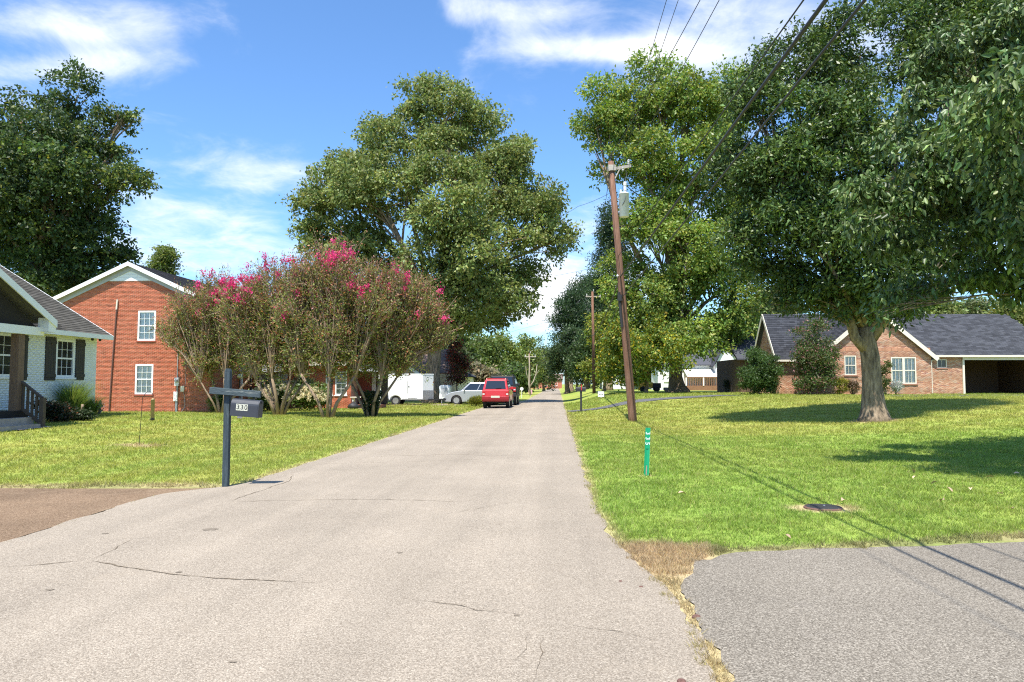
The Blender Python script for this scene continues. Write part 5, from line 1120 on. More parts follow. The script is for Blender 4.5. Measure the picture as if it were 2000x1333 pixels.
hydrangea('hydrangea with cream flower heads behind the bundle stemmed crape myrtle', 540, 40.5, 42, 24, 772, 331, 60)
hydrangea('hydrangea thick with cream flower heads left of the slanting stems', 605, 40.5, 30, 22, 774, 332, 60)
b = P(590, 765, 42); shrub('round_shrub', 'dark green shrub behind the cream hydrangea', Vector((b.x, 42, 0)), [L(588, 752, 42, 20, 16, .5)], 2500, (.03, .05, .018), (.09, .05), 333, subs=9, cl_r=.1)
b = P(930, 795, 47.5); b.z = 0; shrub('lily_clump', 'yellow green leafy clump behind the red car', b, [L(930, 785, 47.5, 13, 10, .4)], 1500, (.22, .24, .035), (.22, .03), 334, subs=7, cl_r=.08, droop=-.6)
# foundation planting by the white house
def grass_clump(name, label, base, n, h, spread, c, seed, cat='ornamental grass', w=.012):
    rng = np.random.default_rng(seed); a = rng.random(n) * 6.283; r0 = rng.random(n) ** .5 * spread * .3; hh = h * (.6 + .5 * rng.random(n)); out = spread * (.25 + .9 * rng.random(n)); K = 6; t = np.linspace(0, 1, K)
    x = np.cos(a)[:, None] * (r0[:, None] + out[:, None] * t ** 1.8); y = np.sin(a)[:, None] * (r0[:, None] + out[:, None] * t ** 1.8); z = hh[:, None] * (1.35 * t - .38 * t ** 3)
    Pc = np.stack([x, y, z], -1); sd = np.stack([-np.sin(a), np.cos(a), 0 * a], -1)[:, None, :] * (w / 2 * (1 - .85 * t))[None, :, None]; V = np.stack([Pc - sd, Pc + sd], 2).reshape(-1, 3)
    b_ = (np.arange(n) * K * 2)[:, None, None]; s = (np.arange(K - 1) * 2)[None, :, None]; Fc = (b_ + s + np.array([0, 1, 3, 2])[None, None]).reshape(-1, 4)
    C = jitter(c, n, rng, .22, .12); o = npmesh(name, V, Fc, bladeM, np.repeat(C, K * 2, 0)); o.location = base; return tag(o, label, cat)
def gz(x, y): return Vector((x, y, float(zT(x, y)) - .02))
bq = P(140, 812, 23.3); grass_clump('ornamental_grass', 'big arching green ornamental grass under the white house window', gz(bq.x, 23.3), 1500, 1.15, .80, (.16, .23, .055), 341)
bq = P(175, 810, 24.2); grass_clump('ornamental_grass', 'smaller grass clump at the white house corner', gz(bq.x, 24.2), 600, .7, .6, (.12, .18, .045), 342)
b = gz(P(100, 820, 21.2).x, 21.2); shrub('dark_shrub', 'low dark shrub with a rusty patch beside the porch steps', b, [L(95, 803, 21.2, 26, 22, .35), L(120, 805, 21.6, 24, 18, .35)], 5000, (.022, .032, .014), (.07, .04), 343, subs=10, cl_r=.07, col2=(.20, .06, .025), mix2=.12)
b = gz(P(160, 818, 22.6).x, 22.6); shrub('dark_shrub', 'low dark green border under the ornamental grass', b, [L(150, 812, 22.4, 38, 9, .3)], 2500, (.035, .055, .018), (.07, .04), 344, subs=9, cl_r=.06)
b = gz(P(195, 800, 25.6).x, 25.6); shrub('garden_plant', 'tiny white flowered plant at the foot of the white house corner', b, [L(195, 797, 25.6, 8, 7, .15)], 350, (.1, .13, .05), (.06, .03), 345, 'small plants along the brick house', col2=(.7, .7, .65), mix2=.35, subs=6, cl_r=.05)

# ---------------------------------------------------------------- mailbox, markers, street furniture
mp_ = ground0(441, 947); mp_.z = 0
mr_ = thing('mailbox', 'dark grey mailbox numbered 330 hanging from a blue grey cross post', 'mailbox', (mp_.x, mp_.y, -.02), math.radians(-2))
h = .042
m = MB(); m.box(-h, h, -h, h, 0, 1.70); m.prism([(-h, -h, 1.70), (h, -h, 1.70), (h * .6, -h, 1.742), (-h * .6, -h, 1.742)], (0, 2 * h, 0)); m.build('post', mailpostM, mr_, bevel=.006)
ta = Matrix.Translation((0, -h - .031, 1.405)) @ Matrix.Rotation(math.radians(4.5), 4, 'Y')
m = MB(); m.box(-.235, .52, -.03, .03, -.048, .048); m.build('cross_arm', mailarmM, mr_, bevel=.006, mtx=ta)
tb = Matrix.Translation((.10, -h - .034, 1.06)) @ Matrix.Rotation(math.radians(4.5), 4, 'Y'); bl, bw_, bhh = .40, .085, .165
prof = [(-bw_, 0), (bw_, 0)] + [(bw_ * math.cos(t), bhh + bw_ * math.sin(t)) for t in np.linspace(0, math.pi, 11)]
m = MB(); m.prism([(0, y, z) for y, z in prof], (bl, 0, 0)); bx = m.build('box', mailboxM, mr_, bevel=.003, mtx=tb)
m = MB(); m.prism([(bl + .001, y * 1.05, z * 1.03 - .002) for y, z in prof], (.016, 0, 0)); dd = m.build('door', mailboxM, bx, bevel=.003)
m = MB(); m.box(bl + .018, bl + .045, -.012, .012, .205, .235); m.build('door_pull', blackmetalM, dd)
for x in (.08, .30): MB().box(x, x + .02, -.012, .012, bhh + bw_ - .004, bhh + bw_ + .03).build('hanger', blackmetalM, bx)
MB().box(.09, .15, -.02, .02, -.03, -.001).build('bracket', galvM, bx)
for k, ch_ in enumerate('330'):
    x = .085 + .058 * k; q = MB(); q.box(x, x + .055, -bw_ - .003, -bw_ - .0005, .085, .180); pl = q.build('number_plate', platesM, bx)
    me = text_mesh(ch_, .095); me.materials.append(blackM); sh = Matrix.Identity(4); sh[0][1] = .18
    link('numeral', me, pl, Matrix.Translation((x + .0275, -bw_ - .0045, .1325)) @ Matrix.Rotation(math.pi / 2, 4, 'X') @ sh)
# green address marker
mk = thing('address_marker', 'slim green fibreglass marker post with white numerals 335', 'marker post', (marker.x, marker.y, marker.z), 0)
mk.rotation_euler = (0, math.radians(2.6), math.radians(4))
m = MB(); m.prism([(-.042, -.012, 0), (-.034, .0, 0), (0, .008, 0), (.034, 0, 0), (.042, -.012, 0), (.030, -.008, 0), (0, 0, 0), (-.030, -.008, 0)], (0, 0, .775)); bo = m.build('post', greenM, mk)
m = MB(); m.box(-.03, .03, -.0105, -.0085, .44, .755); pan = m.build('number_panel', greenM, mk)
for k, c_ in enumerate('335'):
    me = text_mesh(c_, .105); me.materials.append(whiteM); link('numeral', me, pan, Matrix.Translation((.0, -.0125, .685 - .082 * k)) @ Matrix.Rotation(math.pi / 2, 4, 'X') @ Matrix.Rotation(math.radians(-90), 4, 'Z'))
MB().box(-.012, .006, -.016, -.0125, .02, .17).build('mud_stain', pm('mud_stain', (.34, .26, .19), .9, .3, 30), mk)
# water valve lid
vl = thing('valve_cover', 'round black utility lid set in bare soil on the right lawn', 'utility cover', (valve.x, valve.y, valve.z - .006))
m = MB(); m.lathe([(.222, 0), (.222, .018), (.205, .030), (.200, .018)], 30, cap=False); m.build('ring', rustM, vl, smooth=False)
m = MB(); m.lathe([(.198, .004), (.198, .026), (.185, .033), (.001, .036)], 30); ld = m.build('lid', valveM, vl)
m = MB(); m.lathe([(.014, .036), (.012, .043), (.001, .043)], 8, Matrix.Translation((.02, .02, 0))); m.build('bolt', metalgreyM, ld)
m = MB(); m.box(-.15, .15, -.008, .008, .0345, .039); m.build('rib', valveM, ld)
# fallen leaves on the lawn
lv = [(1781, 925, 'pale leaf at the edge of the tree shade'), (1789, 940, 'curled leaf just below the highest fallen leaf'), (1828, 953, 'small brown leaf left of the shaded grass'), (1852, 964, 'brown leaf in the middle of the scatter'), (1895, 964, 'large folded brown leaf in the scatter'), (1955, 972, 'curled leaf nearest the right side of the scatter'), (1934, 941, 'broad pale leaf under the tree shade'), (1843, 987, 'long pale leaf nearest the camera'), (1980, 1003, 'dark curled leaf at the right edge of the frame'), (1985, 932, 'small pale leaf inside the shade edge'), (1331, 975, 'single pale leaf below the green marker'), (1540, 1062, 'dead leaf at the lawn edge above the asphalt drive'), (1645, 985, 'brown leaf touching the valve cover soil')]
rl = np.random.default_rng(14)
for i, (px, py, lab) in enumerate(lv):
    p = G(px, py); s = (.55 if px == 1540 else 1.0) * (.042 + .025 * rl.random()); m = MB(); n_ = 7; ctr = []; up = .35 + .3 * rl.random(); ed1, ed2 = [], []
    for k in range(n_):
        t = k / (n_ - 1); w_ = math.sin(math.pi * min(max(t, .03), .97)) * s * (.5 + .1 * math.sin(9 * t)); z = .03 + s * up * math.sin(math.pi * t * .9) * .6
        ctr.append((s * 2 * (t - .5), 0, z)); ed1.append((s * 2 * (t - .5), w_, z + w_ * .7)); ed2.append((s * 2 * (t - .5), -w_, z + w_ * .5))
    for k in range(n_ - 1): m.quad(ctr[k], ctr[k + 1], ed1[k + 1], ed1[k]); m.quad(ctr[k + 1], ctr[k], ed2[k], ed2[k + 1])
    o = m.build('fallen_leaf', dryleafM); o.location = (p.x, p.y, p.z + .01); o.rotation_euler = (rl.normal() * .25, rl.normal() * .25, rl.random() * 6.28); tag(o, lab, 'leaf', 'dead leaves on the right lawn')
# shepherd hook and feeder
hk = MB(); dz = hook.y; top = P(283, 766, dz) - hook
pts = [Vector((0, 0, -.1)), Vector((.03, 0, .5)), Vector((top.x - .05, 0, top.z - .12))] + [Vector((top.x + .09 + math.cos(t) * .10, 0, top.z - .09 + math.sin(t) * .09)) for t in np.linspace(math.pi, -.1, 9)]
hk.tube(pts, .007, 6); ho = hk.build('shepherd_hook', blackmetalM); ho.location = hook; tag(ho, 'thin black shepherd hook standing in a bare patch of the left lawn', 'garden hook')
fx = hook + Vector((top.x + .19, 0, top.z - .11)); fe = thing('bird_feeder', 'brown tube bird feeder hanging from the shepherd hook', 'bird feeder', fx - Vector((0, 0, .50)))
m = MB(); m.lathe([(.02, .0), (.042, .015), (.042, .42), (.05, .425), (.03, .455), (.004, .47)], 12); m.build('seed_tube', potM, fe, smooth=True)
m = MB(); m.lathe([(.005, -.05), (.03, -.045), (.052, -.02), (.052, .0)], 12); m.build('seed_tray', blackmetalM, fe)
m = MB(); m.tube([(0, 0, .47), (.0, 0, .51)], .004, 5); m.build('hanger', blackmetalM, fe)
for z_ in (.08, .25): MB().tube([(-.085, 0, z_), (.085, 0, z_)], .005, 5).build('perch', blackmetalM, fe)

# ---- utility poles and cables
pd = 28.6; pb = P(1236, 823, pd); pb.z = float(zT(pb.x, pd)); ptop = P(1193, 316, pd)
up = thing('utility_pole', 'tall leaning brown utility pole with a grey transformer', 'utility pole', pb)
ax = (ptop - pb); A = lambda t: ax * t
m = MB(); m.tube([A(-.03), A(.02), A(.3), A(.6), A(1)], [.165, .165, .15, .132, .115], 14); m.build('pole', poleM, up, smooth=True)
pz_ = lambda py: (P(1200, py, pd).z - pb.z) / ax.z
m = MB(); t0 = pz_(318); m.bar(A(pz_(334)) + Vector((-.16, -.13, 0)), A(pz_(322)) + Vector((.80, .25, .02)), .10, .11); arm = m.build('cross_arm', weatherM, up)
m = MB(); m.bar(A(pz_(350)) + Vector((.1, -.1, 0)), A(pz_(326)) + Vector((.38, .05, 0)), .03, .03); m.build('arm_brace', weatherM, arm)
m = MB(); m.box(-.14, .14, -.14, .14, -.02, .20, Matrix.Translation(A(pz_(334)) + Vector((.0, -.02, 0)))); m.build('pole_cap', weatherM, up)
def insul(p, hang=False):
    q = MB(); s_ = -1 if hang else 1
    q.lathe([(.02, 0), (.05, .02 * s_), (.03, .05 * s_), (.055, .08 * s_), (.03, .11 * s_), (.055, .14 * s_), (.03, .17 * s_), (.02, .2 * s_)], 10, Matrix.Translation(p)); return q
insul(A(1) + Vector((.02, -.02, .1))).build('insulator', blackplasticM, up); insul(A(pz_(322)) + Vector((.47, .1, -.04)), True).build('insulator', porcelainM, up); insul(A(pz_(322)) + Vector((.72, .2, .08))).build('insulator', porcelainM, up)
tp = A(pz_(425)) + Vector((.33, -.05, 0))
m = MB(); m.lathe([(.17, 0), (.19, .015), (.19, .90), (.20, .905), (.20, .935), (.15, .965), (.02, .98)], 20, Matrix.Translation(tp)); tr_ = m.build('transformer', galvM, up, smooth=False)
for f_ in tr_.data.polygons: f_.use_smooth = True
m = MB(); m.lathe([(.05, .95), (.035, 1.0), (.06, 1.06), (.06, 1.22), (.07, 1.25), (.07, 1.36), (.03, 1.4)], 12, Matrix.Translation(tp + Vector((.04, 0, 0)))); m.build('bushing', porcelainM, tr_)
m = MB(); m.lathe([(.04, .93), (.05, 1.05), (.02, 1.08)], 10, Matrix.Translation(tp + Vector((-.13, -.03, 0)))); m.build('arrester', porcelainM, tr_)
for z_ in (.2, .72): MB().box(-.25, -.1, -.05, .05, z_ - .03, z_ + .03, Matrix.Translation(tp)).build('bracket', metalgreyM, tr_)
m = MB(); m.tube([tp + Vector((-.1, -.2, .42)), tp + Vector((.0, -.22, .6)), tp + Vector((.1, -.12, 1.0))], .012, 5); m.tube([tp + Vector((.04, 0, 1.4)), tp + Vector((.15, .1, 1.8)), A(pz_(322)) + Vector((.47, .1, -.1))], .010, 5); m.build('jumper', cableM, tr_)
m = MB(); m.tube([A(pz_(572)) + Vector((-.13, -.10, 0)), A(pz_(640)) + Vector((-.12, -.11, 0))], .06, 8); m.build('cable_guard', blackplasticM, up)
m = MB(); m.box(-.10, .06, -.2, -.06, -.12, .12, Matrix.Translation(A(pz_(583)) + Vector((-.1, 0, 0)))); m.build('splice_box', blackplasticM, up)
m = MB(); m.lathe([(.02, -.05), (.05, 0), (.02, .05)], 8, Matrix.Translation(A(pz_(540)) + Vector((-.13, -.1, 0)))); m.build('insulator', porcelainM, up)
# next poles down the street
def farpole(label, px, py_top, d, r):
    t = P(px, py_top, d); b = Vector((t.x + .1, d, float(zT(t.x, d)))); o = thing('utility_pole', label, 'utility pole', b, 0, 'poles along the street'); q = MB(); q.tube([(0, 0, -.3), (t - b) * .5, t - b], [r, r * .85, r * .68], 10); q.build('pole', poleM, o, smooth=True)
    q = MB(); z_ = (t - b).z; q.box(-.7, .7, -.05, .05, z_ - .5, z_ - .4); q.build('cross_arm', weatherM, o)
    for x in (-.6, .6, .0): insul(Vector((x, 0, z_ - .4 if x else z_))).build('insulator', porcelainM, o)
    q = MB(); q.lathe([(.2, z_ - 2.6), (.2, z_ - 1.8), (.05, z_ - 1.75)], 12, Matrix.Translation((.3, 0, 0)));
    return t
t2 = farpole('distant utility pole just left of the leaning pole', 1157, 570, 66, .15); t3 = farpole('farther utility pole where the slack cables meet', 1125, 645, 114, .15); t4 = farpole('slender pale pole left of the far road', 1034, 690, 90, .08)
def cable(label, pts, r, sag, n=26, g='overhead wires', seg=None):
    m = MB(); q = []
    for a, b, s in zip(pts[:-1], pts[1:], sag):
        for i in range(n): t = i / n; p = Vector(a).lerp(Vector(b), t); p.z -= 4 * s * t * (1 - t); q.append(p)
    q.append(Vector(pts[-1])); m.tube(q, r, 5); o = m.build('overhead_cable', cableM, smooth=True); return tag(o, label, 'cable', g)
def run(px0, z_at, d0, pa, yend=-16):
    """where a cable that leaves pole point pa crosses the top of the frame, carried on behind the camera"""
    q = P(px0, 0, d0); s = (pa - q) / (pa.y - q.y); e_ = q + s * (yend - q.y); e_.z = pa.z; return e_
apex = pb + A(1)
W1 = [(1405, .75, .2, .28, pb + A(pz_(322)) + Vector((.72, .2, .28)), 14.9, 'upper power wire ending on the outer crossarm insulator', .009), (1370, .0, -.02, .3, apex + Vector((.02, -.02, .3)), 14.9, 'upper power wire from the pole top', .009), (1325, .0, 0, 0, P(1198, 345, pd + .3), 13.4, 'faint upper wire just left of the dark pair', .006), (1303, 0, 0, 0, P(1190, 352, pd + .3), 13.0, 'leftmost faint overhead wire', .006)]
for (px0, _, _, _, pa, d0, lab, r) in W1:
    e_ = run(px0, 0, d0, pa); far_ = t2 + Vector(((px0 - 1360) / 60 * .5, 0, .2)); mid_d = P(px0, 0, d0); L_ = pa.y - e_.y; t = (pa.y - d0) / L_; lin = pa.lerp(e_, t).z; sg = max(.1, (lin - mid_d.z) / (4 * t * (1 - t)))
    cable(lab, [far_, pa, e_], r, [.5, min(sg, 1.2)])
for (px0, py1, d0, lab, r) in ((1570, 500, 9.1, 'thin communication wire above the thick cable', .012), (1614, 541, 7.5, 'thick black communication cable sweeping overhead', .027), (1690, 581, 6.1, 'lowest black cable sweeping overhead at the right', .016)):
    pa = P(1208 + (py1 - 500) * .09, py1, pd - .15); e_ = run(px0, 0, d0, pa); mid_d = P(px0, 0, d0); t = (pa.y - d0) / (pa.y - e_.y); lin = pa.lerp(e_, t).z; sg = max(.05, (lin - mid_d.z) / (4 * t * (1 - t)))
    far_ = t2 + Vector((-.1, 0, -4.0 + (541 - py1) * .02)); cable(lab, [far_, pa, e_], r, [.5, min(sg, 1.0)])
cable('service wire from the transformer pole into the oak crown', [P(1196, 375, pd), P(1130, 403, 34), P(1040, 440, 50)], .008, [.05, .2]); cable('thin wire crossing the road below the oak crown', [P(1205, 512, pd), P(1065, 542, 42), P(900, 590, 60)], .007, [.05, .3])
cable('wire crossing low over the far road', [P(1157, 600, 66), P(1010, 645, 88), P(850, 672, 100)], .012, [.1, .5])
for i, (pa, pbx, lab) in enumerate(((t3 + Vector((0, 0, -.8)), P(955, 727, 92), 'upper slack cable from the farther pole to the grey roofed house'), (t3 + Vector((0, 0, -1.3)), P(968, 731, 92), 'lower slack cable from the farther pole'), (t3 + Vector((0, 0, -2.8)), P(890, 742, 92), 'lowest slack cable from the farther pole'))): cable(lab, [pa, pbx], .02, [1.0])
cable('service wire in front of the yellowing tree', [pb + A(pz_(590)), P(1240, 700, 44), P(1330, 730, 60)], .008, [.2, .2])

# ---- vehicles
def arch(yc, r, zc, n=8): return [(yc + r * math.cos(t), zc + r * math.sin(t)) for t in np.linspace(math.pi, 0, n)]
def vehicle(name, label, cat, loc, rz, W, H, paint, prof_top, cl_, wheels, wr, green, belt, bump, extra=None, side_splits=(0, .36, .72, 1), rails=None, group=None):
    """y runs from the rear bumper (0) forward; prof_top: (y, z) outline of the lower body over the top, rear to front"""
    root = thing(name, label, cat, loc, rz, group); Lg = prof_top[-1][0]
    bot = [(prof_top[0][0], cl_)]
    for yc in wheels: bot += [(yc - wr * 1.18, cl_)] + arch(yc, wr * 1.18, max(cl_, wr * .95)) + [(yc + wr * 1.18, cl_)]
    bot += [(prof_top[-1][0], cl_)]
    poly = bot + prof_top[::-1]
    m = MB(); m.prism([(-W / 2, y, z) for y, z in poly], (W, 0, 0)); m.build('body', paint, root, bevel=.035)
    y0, y1, r0, r1 = green; wb, wt = W / 2 - .03, W / 2 - .17
    B = [(-wb, y0, belt), (wb, y0, belt), (wb, y1, belt), (-wb, y1, belt)]; T = [(-wt, r0, H), (wt, r0, H), (wt, r1, H), (-wt, r1, H)]
    m = MB(); m.add([(x, y, z - .03) for x, y, z in B] + T, [(0, 3, 2, 1), (4, 5, 6, 7), (0, 1, 5, 4), (1, 2, 6, 5), (2, 3, 7, 6), (3, 0, 4, 7)]); m.build('cabin', paint, root, bevel=.05)
    def pane(name, a, b, c, d, u0, u1, v0=.12, v1=.86):
        a, b, c, d = map(Vector, (a, b, c, d)); f = lambda u, v: a.lerp(b, u).lerp(d.lerp(c, u), v); n_ = (b - a).cross(d - a).normalized() * .008
        q = MB(); q.prism([f(u0, v0) + n_ * .4, f(u1, v0) + n_ * .4, f(u1, v1) + n_ * .4, f(u0, v1) + n_ * .4], n_); return q.build(name, carglassM, root)
    pane('rear_window', B[0], B[1], T[1], T[0], .09, .91); pane('windscreen', B[2], B[3], T[3], T[2], .06, .94, .08, .9)
    for a, b in zip(side_splits[:-1], side_splits[1:]):
        pane('side_window', B[1], B[2], T[2], T[1], .05 + a * .9 + .012, .05 + b * .9 - .012); pane('side_window', B[3], B[0], T[0], T[3], .05 + (1 - b) * .9 + .012, .05 + (1 - a) * .9 - .012)
    for yc in wheels:
        for sx in (-1, 1):
            M_ = Matrix.Translation((sx * (W / 2 - .11), yc, wr)) @ Matrix.Rotation(math.pi / 2, 4, 'Y'); q = MB()
            q.lathe([(wr * .62, -.10), (wr * .93, -.105), (wr, -.07), (wr, .07), (wr * .93, .105), (wr * .62, .10)], 20, M_); w_ = q.build('wheel', rubberM, root)
            q = MB(); q.lathe([(.03, .06 * sx), (wr * .3, .085 * sx), (wr * .56, .07 * sx), (wr * .63, .108 * sx)], 16, M_); q.build('rim', rimM, w_)
    q = MB(); q.box(-W / 2 - .01, W / 2 + .01, -.07, .12, bump[0], bump[1]); q.build('rear_bumper', bump[2], root, bevel=.03)
    q = MB(); q.box(-W / 2 - .01, W / 2 + .01, Lg - .1, Lg + .07, bump[0], bump[1]); q.build('front_bumper', bump[2], root, bevel=.03)
    for sx in (-1, 1):
        x = sx * (W / 2 - .10); zt = belt - .08
        q = MB(); q.box(x - .085, x + .085, prof_top[0][0] - .03, prof_top[0][0] + .06, zt - .30, zt); tl = q.build('tail_light', taillightM, root, bevel=.01)
        MB().box(x - .06, x + .06, prof_top[0][0] - .034, prof_top[0][0] - .029, zt - .20, zt - .12).build('reverse_light', headlightM, tl)
        hz = prof_top[-1][1] - .12; q = MB(); q.box(x - .11, x + .11, Lg - .06, Lg + .02, hz - .09, hz + .07); q.build('headlight', headlightM, root, bevel=.01)
        q = MB(); q.box(sx * (W / 2 + .02) - .09, sx * (W / 2 + .02) + .09, y1 - .35, y1 - .25, belt + .02, belt + .19); q.build('mirror', bump[2] if paint is blackcarM else paint, root, bevel=.02)
    q = MB(); q.box(-.26, .26, -.082, -.071, bump[1] + .12 - .2, bump[1] + .24 - .2); q.build('license_plate', platesM, root)
    q = MB(); q.bar((0.02, r0 - .0 - (r0 - y0) * .86 - .02, belt + .10), (.36, r0 - (r0 - y0) * .84 - .03, belt + .13), .02, .02); q.build('wiper', blackM, root)
    q = MB(); q.box(-.55, .55, .3, Lg - .3, cl_ - .06, cl_ + .1); q.box(-W / 2 + .2, W / 2 - .2, wheels[0] - .08, wheels[0] + .08, wr - .08, wr + .08); q.build('underbody', blackplasticM, root)
    if rails:
        for sx in (-1, 1):
            q = MB(); x = sx * (wt - .07); q.tube([(x, r0 + .1, H - .02), (x, r0 + .16, H + .07), (x, r1 - .2, H + .07), (x, r1 - .12, H - .02)], .018, 6); q.build('roof_rail', rails, root)
        for yy in (r0 + .4, r1 - .5): MB().bar((-wt + .07, yy, H + .07), (wt - .07, yy, H + .07), .03, .025).build('rack_bar', rails, root)
    return root
rd = 44.6
rs = vehicle('parked_car', 'red sport utility vehicle parked at the left road edge seen from behind', 'car', (P(967.5, 780, rd).x, rd, .0), RZ, 1.62, 1.76, redcarM, [(0, .62), (.02, 1.12), (3.0, 1.12), (3.1, 1.08), (4.25, .98), (4.35, .62)], .44, (.85, 3.45), .39, (.06, 3.05, .32, 2.35), 1.12, (.52, .74, redbumpM), rails=redcarM, group='vehicles parked along the left side')
bd = 50.6
vehicle('parked_car', 'tall black four wheel drive parked in front of the red car', 'car', (P(977, 780, bd).x + .12, bd, .0), RZ, 1.92, 2.05, blackcarM, [(0, .78), (.02, 1.34), (3.2, 1.34), (3.3, 1.30), (4.7, 1.22), (4.8, .78)], .58, (.95, 3.75), .46, (.06, 3.2, .2, 2.5), 1.34, (.62, .84, blackplasticM), rails=blackplasticM, group='vehicles parked along the left side')
sd = 52.3; so = P(868, 790, sd)
vehicle('parked_car', 'silver hatchback parked sideways behind the red car', 'car', (so.x + 4.25, sd + .9, -.0), math.pi / 2 + RZ, 1.75, 1.60, silvercarM, [(0, .55), (.03, 1.02), (2.9, 1.02), (3.15, 1.0), (3.75, .90), (4.12, .74), (4.25, .50)], .22, (.75, 3.38), .33, (.05, 3.12, .42, 2.42), 1.0, (.24, .50, blackplasticM), side_splits=(0, .30, .62, 1), group='vehicles parked along the left side')
# enclosed trailer
td = 51.6; tl0 = P(745, 780, td); trl = thing('enclosed_trailer', 'large white enclosed cargo trailer parked in the driveway', 'trailer', (tl0.x, td, -.0), RZ * .5)
Lt = P(826, 780, td).x - tl0.x; Wt = 1.85; z0_, z1_ = .42, 2.18; vn = .62
m = MB(); m.prism([(0, 0, z0_), (Lt, 0, z0_), (Lt + vn, Wt * .5, z0_), (Lt, Wt, z0_), (0, Wt, z0_)], (0, 0, z1_ - z0_)); m.build('box', trailerM, trl, bevel=.02)
for za, zb2, nm in ((z0_ - .03, z0_ + .05, 'bottom_rail'), (z1_ - .05, z1_ + .025, 'top_rail')):
    m = MB(); m.prism([(-.02, -.02, za), (Lt + .005, -.02, za), (Lt + vn + .02, Wt * .5, za), (Lt + .005, Wt + .02, za), (-.02, Wt + .02, za)], (0, 0, zb2 - za)); m.build(nm, trailerM if nm[0] == 't' else diamondM, trl)
m = MB(); m.prism([(Lt + .004, -.006, z0_ + .06), (Lt + vn + .006, Wt * .5, z0_ + .06), (Lt + vn + .006, Wt * .5, z0_ + .62), (Lt + .004, -.006, z0_ + .62)], (.006, -.006, 0)); m.build('stone_guard', diamondM, trl)
m = MB(); a_, b_ = P(797, 780, td).x - tl0.x, P(815, 780, td).x - tl0.x
m.box(a_, b_, -.022, -.003, z0_ + .08, z1_ - .1); do = m.build('side_door', trailerM, trl, bevel=.006)
m = MB(); m.box(a_ - .035, a_ - .01, -.03, -.004, .85, 1.7); m.build('door_bar', metalgreyM, do); MB().box(a_ + .03, a_ + .1, -.05, -.023, 1.28, 1.34).build('latch', blackmetalM, do)
for x in np.linspace(.0, Lt, 6)[1:-1]:
    if not a_ - .05 < x < b_ + .05: MB().box(x - .008, x + .008, -.008, -.002, z0_ + .06, z1_ - .06).build('panel_seam', greyM, trl)
wxx = P(773, 780, td).x - tl0.x
for wyy, sg in ((.05, 1), (Wt - .05, -1)):
    M_ = Matrix.Translation((wxx, wyy, .33)) @ Matrix.Rotation(math.pi / 2, 4, 'X'); q = MB(); q.lathe([(.2, -.09), (.31, -.095), (.33, -.06), (.33, .06), (.31, .095), (.2, .09)], 20, M_); w_ = q.build('wheel', rubberM, trl); q = MB(); q.lathe([(.03, .085 * sg), (.19, .06 * sg), (.21, .097 * sg)], 14, M_); q.build('rim', rimM, w_)
m = MB(); m.prism([(wxx + .44 * math.cos(t), -.10, .40 + .36 * math.sin(t)) for t in np.linspace(0, math.pi, 12)] + [(wxx + .40 * math.cos(t), -.10, .40 + .31 * math.sin(t)) for t in np.linspace(math.pi, 0, 12)], (0, .09, 0)); m.build('fender', whitewoodM, trl)
MB().box(wxx - .36, wxx + .36, .16, .18, .42, .70).build('wheel_well', darkM, trl)
m = MB(); m.bar((Lt - .3, .25, .38), (Lt + 1.5, Wt / 2, .40), .08, .1); m.bar((Lt - .3, Wt - .25, .38), (Lt + 1.5, Wt / 2, .40), .08, .1); m.build('tongue', blackmetalM, trl)
m = MB(); m.tube([(Lt + 1.2, Wt / 2, .02), (Lt + 1.2, Wt / 2, .75)], .035, 8); m.lathe([(.09, 0), (.07, .05)], 10, Matrix.Translation((Lt + 1.2, Wt / 2, 0))); m.build('jack', galvM, trl)
q = MB(); q.box(-.03, -.004, .1, .18, .6, .72); q.build('tail_light', taillightM, trl)
# small white box trailer nose behind the silver car
s2 = P(868, 783, 56); bt = thing('utility_trailer', 'small white rounded box trailer left of the silver car', 'trailer', (s2.x, 56, 0))
m = MB(); m.prism([(-.4, 0, .35), (.4, 0, .35), (.4, 0, 1.30), (.25, 0, 1.40), (-.25, 0, 1.40), (-.4, 0, 1.30)], (0, 1.6, 0)); m.build('box', trailerM, bt, bevel=.03)
for sx in (-.42, .42):
    M_ = Matrix.Translation((sx, .8, .26)) @ Matrix.Rotation(math.pi / 2, 4, 'Y'); q = MB(); q.lathe([(.1, -.07), (.24, -.075), (.26, -.04), (.26, .04), (.24, .075), (.1, .07)], 16, M_); q.build('wheel', rubberM, bt)
MB().box(-.25, .25, -.012, -.002, .5, 1.2).build('door', greyM, bt, bevel=.004)
# white garden table and dark bag by the porch steps
tb0 = P(702, 795, 44.0); gt_ = thing('garden_table', 'white garden table on the lawn before the recessed porch', 'table', (tb0.x, 44.0, float(zT(tb0.x, 44))))
MB().box(-.5, .5, -.3, .3, .66, .71).build('table_top', creamM, gt_, bevel=.01)
for sx in (-.38, .38):
    for sy in (-.2, .2): m = MB(); m.tube([(sx, sy, 0), (sx * .8, sy, .3), (sx, sy, .66)], .04, 8); m.build('leg', whitewoodM, gt_)
bg0 = P(690, 797, 43.4); bg_ = thing('garbage_bag', 'black lumpy bag on the grass beside the white table', 'bag', (bg0.x, 43.4, float(zT(bg0.x, 43.4))))
rbg = np.random.default_rng(5); m = MB(); m.lathe([(.20, 0), (.34, .06), (.36, .16), (.28, .28), (.12, .36), (.03, .42)], 14)
m.v = [(x * (1 + .12 * rbg.normal()), y * (1 + .12 * rbg.normal()), z) for x, y, z in m.v]; m.build('sack', blackplasticM, bg_, smooth=True); MB().tube([(0, 0, .40), (.05, .0, .50)], .03, 6).build('tie', blackplasticM, bg_)
